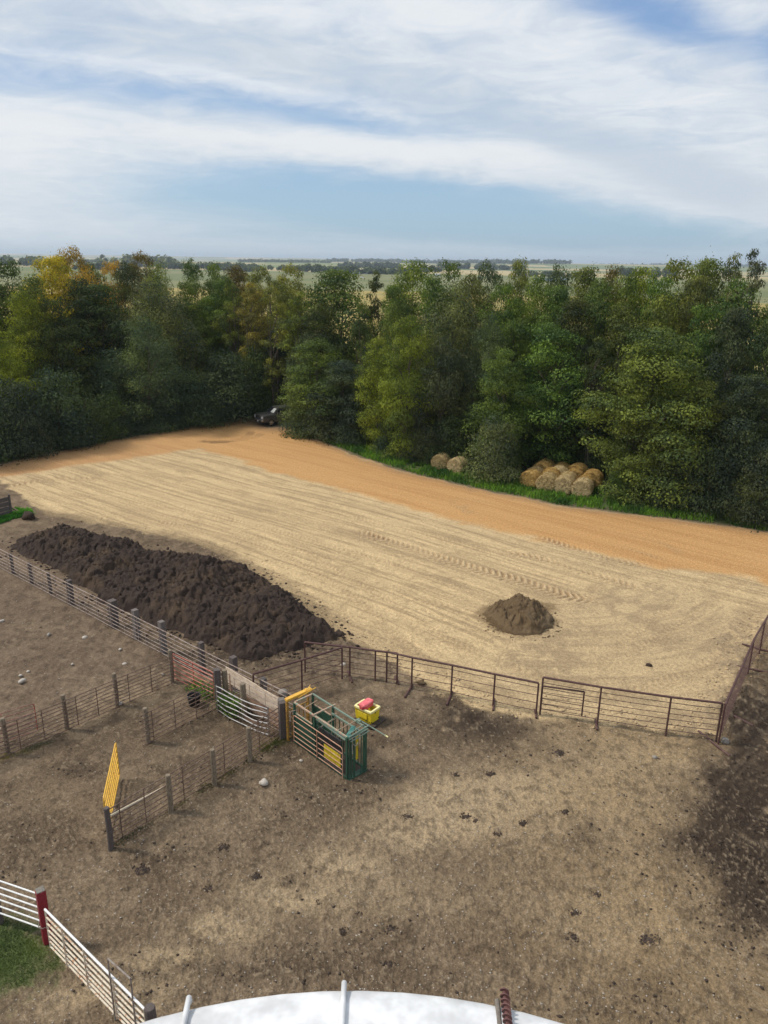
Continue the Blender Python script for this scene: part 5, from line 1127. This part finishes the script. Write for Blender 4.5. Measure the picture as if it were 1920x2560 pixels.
# black bucket
bc = gp(486, 1762); rt = empty('rubber_bucket', bc, 'black rubber bucket standing in the alley by the big timber posts', 'bucket'); mb = MB(); n = 28
prof = [(.20, .02), (.215, .03), (.262, .40), (.282, .42), (.282, .455), (.258, .455), (.25, .41), (.205, .05), (.0, .05)]
vs = [tuple(bc+np.array([math.cos(2*math.pi*k/n)*r_, math.sin(2*math.pi*k/n)*r_, z])) for r_, z in prof for k in range(n)]
mb.add(vs, [(j*n+k, j*n+(k+1) % n, (j+1)*n+(k+1) % n, (j+1)*n+k) for j in range(len(prof)-1) for k in range(n)]); mb.build('bucket_body', BLK, rt, smooth=True)
mb = MB(); mb.path([bc+np.array([.27*math.cos(a), .27*math.sin(a)-.02, .44-.08*math.sin(a*1)]) for a in np.linspace(math.pi*1.05, math.pi*1.95, 12)], .008, 5); mb.build('handle', GALVD, rt)

# ------------------------------------------------------------------ white fence, red post, rusty white gate
RP = gp(*C8(392, 852)); rt = empty('red_post', RP, 'thick red painted timber post between the white fence and the rusty white gate', 'post')
mb = MB(); pr_ = unit(np.array([.8, .6, 0])); mb.beam(at_z(RP, -.2)+v3(.0, .05, 0), at_z(RP, 1.72)+v3(.0, .05, 0), .23, .23, pr_, .012); mb.build('post_body', REDPOST, rt)
mb = MB(); mb.beam(at_z(RP, 1.718)+v3(0, .05, 0), at_z(RP, 1.74)+v3(0, .05, 0), .215, .215, pr_, .01); mb.build('sawn_end', ENDG, rt)
mb = MB(); mb.path([at_z(RP, .62)+v3(math.cos(a)*.17, math.sin(a)*.17+.05, .02*math.sin(9*a)) for a in np.linspace(0, 2*math.pi, 26)], .012, 5); mb.build('chain', GALVD, rt)
zw = [.42, .66, .90, 1.12, 1.35, 1.58]
a = RP+v3(-.13, .08, 0); bL = at_z(gp(*C8(0, 340), zw[-1]), 0); dW = unit(bL-a); rt = empty('white_fence', a, 'white pipe fence with six rails at the lower left edge', 'fence')
for z in zw:
    mb = MB(); mb.tube(at_z(a, z), at_z(a+dW*7, z), .022, n=8); mb.build('rail', WHT, rt)
mb = MB(); k_ = at_z(gp(*C8(-5, 700)), 0); k_ = a+dW*np.dot(k_-a, dW)+v3(.0, .06, 0); mb.tube(at_z(k_, -.2), at_z(k_, 1.6), .08, n=10); mb.build('post', DPOST, rt)
Ga = at_z(gp(*C8(372, 575), 1.34), 0); Gb = at_z(gp(*C8(1197, 1402), 1.34), 0); dG = unit(Gb-Ga)
rt = empty('tube_gate', Ga, 'long white tube gate with rusty cream rails, running under the white roof', 'gate')
L_ = np.linalg.norm(Gb-Ga)
mb = MB(); mb.tube(at_z(Ga, 1.34), at_z(Gb, 1.34), .030, n=9); mb.build('top_rail', WHT, rt)
for z in (.10, .28, .46, .66, .88, 1.10):
    mb = MB(); mb.tube(at_z(Ga, z), at_z(Gb, z), .024, n=8); mb.build('rail', WRUST, rt)
mb = MB(); mb.tube(at_z(Ga, .08), at_z(Ga, 1.35), .026); mb.tube(at_z(Gb, .08), at_z(Gb, 1.35), .026); mb.build('end_bar', WRUST, rt)
for k in (.20, .43, .72):
    mb = MB(); nG = np.array([-dG[1], dG[0], 0])*-.032; mb.beam(at_z(Ga+dG*L_*k+nG, .08), at_z(Ga+dG*L_*k+nG, 1.34), .035, .012, dG); mb.build('brace', WRUST, rt)
hp = at_z(gp(*C8(893, 982), 1.95), 0); s_ = np.dot(hp-Ga, dG); h0 = Ga+dG*s_+v3(.03, .05, 0); h1_ = h0+dG*.75
h0 = at_z(gp(*C8(962, 1425)), 0); h1_ = at_z(gp(*C8(1118, 1462+95)), 0); zt = 1.95
t0 = at_z(gp(*C8(893, 982), zt), zt); t1_ = at_z(gp(*C8(1082, 1150), zt), zt)
rt = empty('pipe_hoop', at_z(t0, 0), 'tall bent pipe hoop standing at the rusty white gate', 'hoop'); mb = MB(); mb.path([at_z(t0, 0), at_z(t0, zt-.04), t0, t1_, at_z(t1_, zt-.04), at_z(t1_, 0)], .022, 8); mb.build('hoop', GALVD, rt)
ep = at_z(gp(*C8(1240, 1385), 1.45), 0); rt = empty('gate_post', ep, 'brown stub post at the near end of the rusty white gate', 'post'); wpost(rt, ep, 1.45, .13, DPOST)

# ------------------------------------------------------------------ white roof the picture is taken from
ZR = 14.8; RC = np.array([-.13, -.12, 0]); RRd = 2.415
c0 = gp(860, 2462, ZR); c1 = gp(1460, 2560, ZR); c2 = gp(290, 2560, ZR)
def circ(a, b, c):
    A_ = np.array([[b[0]-a[0], b[1]-a[1]], [c[0]-a[0], c[1]-a[1]]])*2; B_ = np.array([b@b-a@a, c@c-a@a]); o_ = np.linalg.solve(A_, B_); return o_, np.linalg.norm(a-o_)
oc, RRd = circ(c0[:2], c1[:2], c2[:2]); RC = np.array([oc[0], oc[1], 0])
rt = empty('silo', RC, 'white domed silo roof with raised ribs at the bottom of the picture', 'silo'); mb = MB(); n = 96
def dz(rr): return .16*(1-(rr/RRd)**2)
vs = [(RC[0], RC[1], ZR+dz(0))]; rs_ = [.3, .6, .8, .92, .97, .99, 1.0]
for kk, f in enumerate(rs_):
    for k in range(n): a_ = 2*math.pi*k/n; vs.append((RC[0]+math.cos(a_)*RRd*f, RC[1]+math.sin(a_)*RRd*f, ZR+dz(RRd*f)-(0.0 if f < .98 else (.008 if f < 1 else .03))))
for zz_ in (-.10, -.12):
    rr = RRd if zz_ > -.11 else RRd-.08
    for k in range(n): a_ = 2*math.pi*k/n; vs.append((RC[0]+math.cos(a_)*rr, RC[1]+math.sin(a_)*rr, ZR+zz_))
fs = [(0, 1+k, 1+(k+1) % n) for k in range(n)]+[(1+j*n+k, 1+(j+1)*n+k, 1+(j+1)*n+(k+1) % n, 1+j*n+(k+1) % n) for j in range(len(rs_)+1) for k in range(n)]
mb.add(vs, fs); ro = mb.build('roof', WROOF, rt, smooth=True)
mb = MB(); rr = RRd-.12; vs = [(RC[0]+math.cos(2*math.pi*k/n)*rr, RC[1]+math.sin(2*math.pi*k/n)*rr, z) for z in (-.3, ZR-.12) for k in range(n)]; mb.add(vs, [(k, (k+1) % n, n+(k+1) % n, n+k) for k in range(n)]); mb.build('wall', paint('silo wall', (.42, .41, .39), (.34, .33, .31), .85), rt)
def roof_line(a, b, ext=1.2):
    A_ = gp(*a, ZR); B_ = gp(*b, ZR); d_ = unit(B_-A_); A_ = A_-d_*.0; pts = []
    for k in range(12):
        p = A_+d_*ext*k/11; rr = np.linalg.norm((p-RC)[:2]); pts.append(at_z(p, ZR+dz(min(rr, RRd))+.0))
    return pts
for a, b in (((473, 2500), (462, 2560)), ((860.5, 2463), (856, 2560)), ):
    pts = roof_line(a, b); mb = MB(); pts = [p+v3(0, 0, .012) for p in pts]; pts.insert(0, pts[0]+(pts[0]-pts[1])*.08+v3(0, 0, -.03)); mb.path(pts, .011, 10); mb.build('rib', WROOF, rt, ro, smooth=True)
pts = roof_line((1243, 2499), (1248, 2560)); mb = MB(); mb.path([p+v3(0, 0, -.004) for p in pts], .010, 8); mb.build('seam', SEAM, rt, ro)
rt2 = empty('auger', gp(1262, 2500, ZR), 'rusty auger screw lying beside the dark seam on the white roof', 'auger'); pts = roof_line((1260, 2488), (1266, 2560), 1.2); mb = MB(); zo = v3(0, 0, .024); mb.path([p+zo for p in pts], .008, 8); mb.build('shaft', AUG, rt2)
A_ = pts[0]+zo; d_ = unit(pts[-1]-pts[0]); u_ = np.array([d_[1], -d_[0], 0.]); mb = MB(); vs = []; fs = []; N_ = 640; tot = 1.15
for k in range(N_):
    t_ = k/(N_-1); a_ = t_*tot/.022*2*math.pi; zc_ = pts[0]+(pts[-1]-pts[0])*t_; rr = np.linalg.norm((zc_-RC)[:2]); c_ = at_z(zc_, ZR+dz(min(rr, RRd)))+zo
    for r_ in (.007, .0185): 
        for w_ in (-.003, .003): vs.append(c_+(u_*math.cos(a_)+np.array([0, 0, 1.])*math.sin(a_))*r_+d_*w_)
for k in range(N_-1):
    b_ = k*4; fs += [(b_, b_+2, b_+6, b_+4), (b_+1, b_+5, b_+7, b_+3), (b_+2, b_+3, b_+7, b_+6)]
mb.add(vs, fs); mb.build('flighting', AUG, rt2)

# ------------------------------------------------------------------ hay bales
def hay_mat(name, c1, c2, c3):
    m, t, b, o = mat_base(name); tcn = t.n('ShaderNodeTexCoord'); v = tcn.outputs['Object']; sp = t.n('ShaderNodeSeparateXYZ'); t.l(v, sp.inputs[0])
    rr = t.m('SQRT', t.m('ADD', t.m('MULTIPLY', sp.outputs[0], sp.outputs[0]), t.m('MULTIPLY', sp.outputs[2], sp.outputs[2])))
    an = t.m('ARCTAN2', sp.outputs[2], sp.outputs[0]); cb_ = t.n('ShaderNodeCombineXYZ'); t.l(t.m('MULTIPLY', rr, 9.), cb_.inputs[0]); t.l(t.m('MULTIPLY', an, 1.2), cb_.inputs[1]); t.l(t.m('MULTIPLY', sp.outputs[1], 9.), cb_.inputs[2])
    a = t.noise(cb_.outputs[0], 1.7, 5, .7, .5); f = t.noise(v, 22, 3, .6); k = t.noise(v, 2.2, 3, .5)
    oi = t.n('ShaderNodeObjectInfo')
    cc = t.mix(t.ss(a, .35, .65), c1, c2); cc = t.mix(t.ss(f, .45, .7, 0, .6), cc, c3); cc = t.mix(t.ss(k, .5, .7, 0, .5), cc, tuple(x*.6 for x in c2)); cc = t.mix(1.0, cc, oi.outputs['Color'], 'MULTIPLY')
    t.l(cc, b.inputs['Base Color']); b.inputs['Roughness'].default_value = .9; b.inputs['Specular IOR Level'].default_value = .15
    bm = t.n('ShaderNodeBump'); bm.inputs['Strength'].default_value = 1.; bm.inputs['Distance'].default_value = .06; t.l(t.m('ADD', a, f), bm.inputs['Height']); t.l(bm.outputs[0], b.inputs['Normal']); return m
HAY = hay_mat('hay', (.60, .47, .25), (.33, .235, .11), (.74, .61, .38))
def bale_mesh(seed):
    g = np.random.default_rng(seed); nA, nL = 56, 16; L2, Rb = .60, .76; V = []; F_ = []
    prof = [(-L2, 0.001), (-L2-.02, Rb*.25), (-L2, Rb*.5), (-L2+.0, Rb*.75), (-L2+.02, Rb*.93), (-L2+.08, Rb*1.0)]+[(y, Rb*1.01) for y in np.linspace(-L2+.16, L2-.16, 8)]+[(L2-.08, Rb), (L2-.02, Rb*.93), (L2, Rb*.75), (L2, Rb*.5), (L2+.02, Rb*.25), (L2, .001)]
    for y, r_ in prof:
        for k in range(nA):
            a = 2*math.pi*k/nA; w = 1+.05*(vn(np.array([math.cos(a)*3+seed]), np.array([math.sin(a)*3+y*2.5]), seed)[0]-.5)*2+.02*(g.random()-.5); yy = y+(.04*(g.random()-.5) if abs(y) > L2-.1 else 0)
            z = math.sin(a)*r_*w*(.97 if math.sin(a) < 0 else .98); z = max(z, -.66)+.66; V.append((math.cos(a)*r_*w*1.02, yy, z-.66))
    n = len(prof); F_ = [(j*nA+k, (j+1)*nA+k, (j+1)*nA+(k+1) % nA, j*nA+(k+1) % nA) for j in range(n-1) for k in range(nA)]
    # loose straws on the skin
    m_ = 1500; a = g.random(m_)*6.28; end = g.random(m_) < .35; y = np.where(end, np.sign(g.random(m_)-.5)*(L2+.015), g.uniform(-L2, L2, m_)); rr = np.where(end, Rb*np.sqrt(g.random(m_)), Rb*1.02)
    P = np.stack([np.cos(a)*rr*1.02, y, np.maximum(np.sin(a)*rr, -.64)], 1); tang = np.stack([-np.sin(a), g.normal(size=m_)*.3, np.cos(a)], 1)+g.normal(size=(m_, 3))*.22; tang /= np.linalg.norm(tang, axis=1)[:, None]
    wv = g.normal(size=(m_, 3)); wv -= (wv*tang).sum(1)[:, None]*tang; wv /= np.linalg.norm(wv, axis=1)[:, None]; ln = (.06+.12*g.random(m_))[:, None]; b0 = len(V)
    SV = np.stack([P-tang*ln, P+wv*.012, P+tang*ln, P-wv*.012], 1).reshape(-1, 3); V = V+[tuple(p) for p in SV]; F_ = F_+[tuple(range(b0+4*i, b0+4*i+4)) for i in range(m_)]
    me = bpy.data.meshes.new('hay_bale'); me.from_pydata(V, [], F_); me.update(); me.materials.append(HAY); return me
BM = [bale_mesh(s) for s in (1, 2, 3)]
ax = unit(gp(*B4(1262, 285))-gp(*B4(1150, 385)))
def bale(p, label, colr, rot=0., k=0, s=1.0, group='round hay bales'):
    o = link('hay_bale', BM[k % 3], None, (p[0], p[1], .66*s+.0)); o.rotation_euler = (0, 0, math.atan2(-ax[0], ax[1])+rot); o.scale = (s, s, s); o.color = (*colr, 1); tag(o, label, 'hay bale', group)
pale, gold_, tan_ = (1.0, 1.0, .98), (.92, .78, .50), (.9, .87, .78)
fr = [(880, 338), (1012, 368), (1152, 388), (1300, 415)]; RW = [gp(*B4(*p))+unit(gp(*B4(*p)))*.35 for p in fr]
RW = [p+ax*.55 for p in RW]
ords = ['leftmost', 'second', 'third', 'rightmost']
lab = {0: 'front bale at the left end of the stack, golden brown', 1: 'second front bale of the stack from the left', 2: 'third front bale of the stack from the left, with a coiled end', 3: 'rightmost front bale, pale, nearest the road'}
for i, p in enumerate(RW): bale(p, lab[i], (gold_, tan_, pale, pale)[i], .05*(i-1.5), i)
lab2 = {0: ['bale right behind the left front bale of the stack', 'third bale of the leftmost row, in deep shade', 'rearmost bale of the leftmost row, deepest in the shade'], 1: ['golden bale behind the second front bale', 'pale-topped bale third in the second row', 'golden bale at the back of the second row'],
        2: ['golden bale behind the third front bale', 'third bale of the third row', 'bale at the back of the third row'], 3: ['golden bale behind the rightmost front bale', 'last bale of the rightmost row, by the trees']}
for i, p in enumerate(RW):
    for j, lb in enumerate(lab2[i]): bale(p+ax*(1.40*(j+1)+.12*((i+j) % 2))+v3(.16*(((i*5+j*3) % 5)-2)/2, 0, 0), lb, (gold_ if (i+j) % 2 or j > 0 else tan_) if not (i == 1 and j == 1) else pale, .11*((i*3+j) % 4-1.5), i+j+1, (.93, 1.03, .97)[(i+j) % 3])
for (x, y), lb, cl in (((150, 190), 'left bale of the separate pair under the trees', tan_), ((284, 222), 'right bale of the separate pair, with a spiral end facing the road', pale)):
    p = gp(*B4(x, y)); p = p+unit(p)*.35+ax*.5; bale(p, lb, cl, .05 if x < 200 else -.08, x, .97)
# fallen log and ground debris
lp = gp(1697, 1275); lq = gp(1750, 1283); d_ = unit(lq-lp); mb = MB(); mb.path([at_z(lp, .22), at_z((lp+lq)/2, .25), at_z(lq, .22)], [.17, .18, .15], 10); tag(mb.build('log', paint('bare log', (.26, .20, .14), (.16, .12, .09), .9, stretch=(6, 6, 1)), origin=lp), 'bare log lying in the grass under the right-hand bushes', 'log')

# ------------------------------------------------------------------ left edge: shed wall, pipes
s0 = gp(-60, 1310); s1 = gp(29, 1287); rt = empty('board_fence', s1, 'dark board fence panel at the left edge above the wire fence', 'fence'); dS = unit(s1-s0)
for i in range(4):
    mb = MB(); z = .18+i*.34; mb.beam(at_z(s0-dS*1.5, z), at_z(s1, z), .04, .31); mb.build('board', DPOST, rt)
mb = MB(); mb.tube(at_z(s1, -.2), at_z(s1, 1.5), .08, n=9); mb.build('post', DPOST, rt)
for (a, b, lb) in (((-12, 1242), (51, 1281), 'upper of two rusty pipes sloping beside the board fence'), ((-14, 1250), (42, 1282), 'lower of two rusty pipes sloping beside the board fence')):
    A_ = gp(*a, .9); B_ = gp(*b, .1); mb = MB(); mb.path([A_, B_], .05, 8); tag(mb.build('pipe', RUST, origin=A_), lb, 'pipe', 'rusty pipes at the left edge')

# ------------------------------------------------------------------ pickup
tf = gp(648, 1064); hd = unit(np.array([-.80, -.60, 0])); hl = np.array([-hd[1], hd[0], 0])     # forward, left
TP = tf-hd*.0
def pq(x, y, z): return tf+hd*x+hl*y+np.array([0, 0, z])      # x forward from the nose, y to the pickup's left
rt = empty('pickup_truck', pq(-2.9, 0, 0), 'dark grey pickup truck parked at the mouth of the drive, half behind a bush', 'pickup truck')
def hull(mb, secs):
    """secs: list of (x, [(y,z)...]) closed loops"""
    n = len(secs[0][1]); vs = [pq(x, y, z) for x, L in secs for y, z in L]; fs = [(j*n+k, j*n+(k+1) % n, (j+1)*n+(k+1) % n, (j+1)*n+k) for j in range(len(secs)-1) for k in range(n)]
    fs += [tuple(range(n-1, -1, -1)), tuple(range((len(secs)-1)*n, len(secs)*n))]; return mb.add(vs, fs)
def sec(w, zb, zt, c=.10, tw=None):
    tw = tw or w-.06; return [(-w, zb), (w, zb), (w+.01, (zb+zt)/2), (w-.02, zt-c), (tw-.04, zt-.02), (tw*.6, zt), (-tw*.6, zt), (-tw+.04, zt-.02), (-w+.02, zt-c), (-w-.01, (zb+zt)/2)]
mb = MB(); hull(mb, [(0, sec(.95, .52, 1.18)), (-.06, sec(.99, .50, 1.25)), (-.5, sec(1.0, .48, 1.28)), (-1.35, sec(1.0, .48, 1.29)), (-1.5, sec(1.0, .48, 1.27)), (-3.9, sec(1.0, .48, 1.27)), (-3.95, sec(1.0, .5, 1.30)), (-5.85, sec(1.0, .55, 1.30))]); bo = mb.build('body', CARP, rt)
mb = MB(); hull(mb, [(-1.35, [(-.86, 1.24), (.86, 1.24), (.84, 1.26), (-.84, 1.26)]), (-2.05, [(-.86, 1.24), (.86, 1.24), (.70, 1.86), (-.70, 1.86)]), (-2.3, [(-.88, 1.24), (.88, 1.24), (.70, 1.90), (-.70, 1.90)]), (-3.7, [(-.88, 1.24), (.88, 1.24), (.70, 1.88), (-.70, 1.88)]), (-3.9, [(-.86, 1.24), (.86, 1.24), (.68, 1.80), (-.68, 1.80)])]); cabo = mb.build('cab', CARP, rt)
mb = MB(); mb.add([pq(-1.42, -.78, 1.315), pq(-1.42, .78, 1.315), pq(-2.00, .66, 1.835), pq(-2.00, -.66, 1.835)], [(0, 1, 2, 3)]); mb.v = [tuple(np.array(v)+hd*.02+np.array([0, 0, .015])) for v in mb.v]; w_ = mb.build('windscreen', GLASS, rt)
mb = MB(); mb.add([pq(-1.47, .02, 1.35), pq(-1.47, .72, 1.35), pq(-1.93, .62, 1.76), pq(-1.93, .08, 1.76)], [(0, 1, 2, 3)]); mb.v = [tuple(np.array(v)+hd*.045+np.array([0, 0, .03])) for v in mb.v]; mb.build('sunshade', SHADE, rt, w_)
for s in (-1, 1):
    mb = MB(); mb.add([pq(-1.75, s*.875, 1.32), pq(-2.15, s*.745, 1.78), pq(-3.65, s*.745, 1.78), pq(-3.7, s*.885, 1.32)], [(0, 1, 2, 3)]); mb.build('side_window', GLASS, rt)
    mb = MB(); mb.obox(pq(.02, s*.80, .97), .05, .15, .14, hd, hl, EZ, .02); mb.build('headlight', LAMP, rt)
    mb = MB(); mb.obox(pq(-1.75, s*1.12, 1.36), .06, .10, .12, hd, hl, EZ, .02); mb.build('mirror', CARP, rt)
    for xw in (-.98, -4.6):
        wr = MB(); c_ = pq(xw, s*.90, .40); n_ = 24; vs = [c_+hl*s*o_+hd*r_*math.cos(2*math.pi*k/n_)+np.array([0, 0, r_*math.sin(2*math.pi*k/n_)]) for o_, r_ in ((-.12, .30), (-.12, .38), (-.09, .40), (.09, .40), (.12, .38), (.12, .27)) for k in range(n_)]
        wr.add(vs, [(j*n_+k, j*n_+(k+1) % n_, (j+1)*n_+(k+1) % n_, (j+1)*n_+k) for j in range(5) for k in range(n_)]); wo_ = wr.build('wheel', TYRE, rt)
        rm = MB(); vs = [c_+hl*s*.11]+[c_+hl*s*.105+hd*.27*math.cos(2*math.pi*k/n_)+np.array([0, 0, .27*math.sin(2*math.pi*k/n_)]) for k in range(n_)]; rm.add(vs, [(0, 1+k, 1+(k+1) % n_) for k in range(n_) if (k//2) % 2 == 0]); rm.tube(c_, c_+hl*s*.13, .09, n=10); rm.build('rim', CHROME, rt, wo_)
mb = MB(); mb.obox(pq(.03, 0, .95), .03, .64, .17, hd, hl, EZ, .01); gr_ = mb.build('grille', BLK, rt); mb = MB(); [mb.obox(pq(.065, 0, z), .012, .62, .012, hd, hl, EZ) for z in (.86, .94, 1.02)]; mb.obox(pq(.05, 0, 1.075), .02, .66, .018, hd, hl, EZ); mb.build('chrome_bar', CHROME, rt, gr_)
mb = MB(); mb.obox(pq(.06, 0, .66), .09, .98, .10, hd, hl, EZ, .03); bu = mb.build('bumper', CHROME, rt); mb = MB(); mb.obox(pq(.05, 0, .48), .07, .90, .09, hd, hl, EZ, .03); mb.build('valance', BLK, rt)
mb = MB(); mb.obox(pq(.16, -.0, .56), .006, .16, .08, hd, hl, EZ); mb.build('number_plate', PLATE, rt)
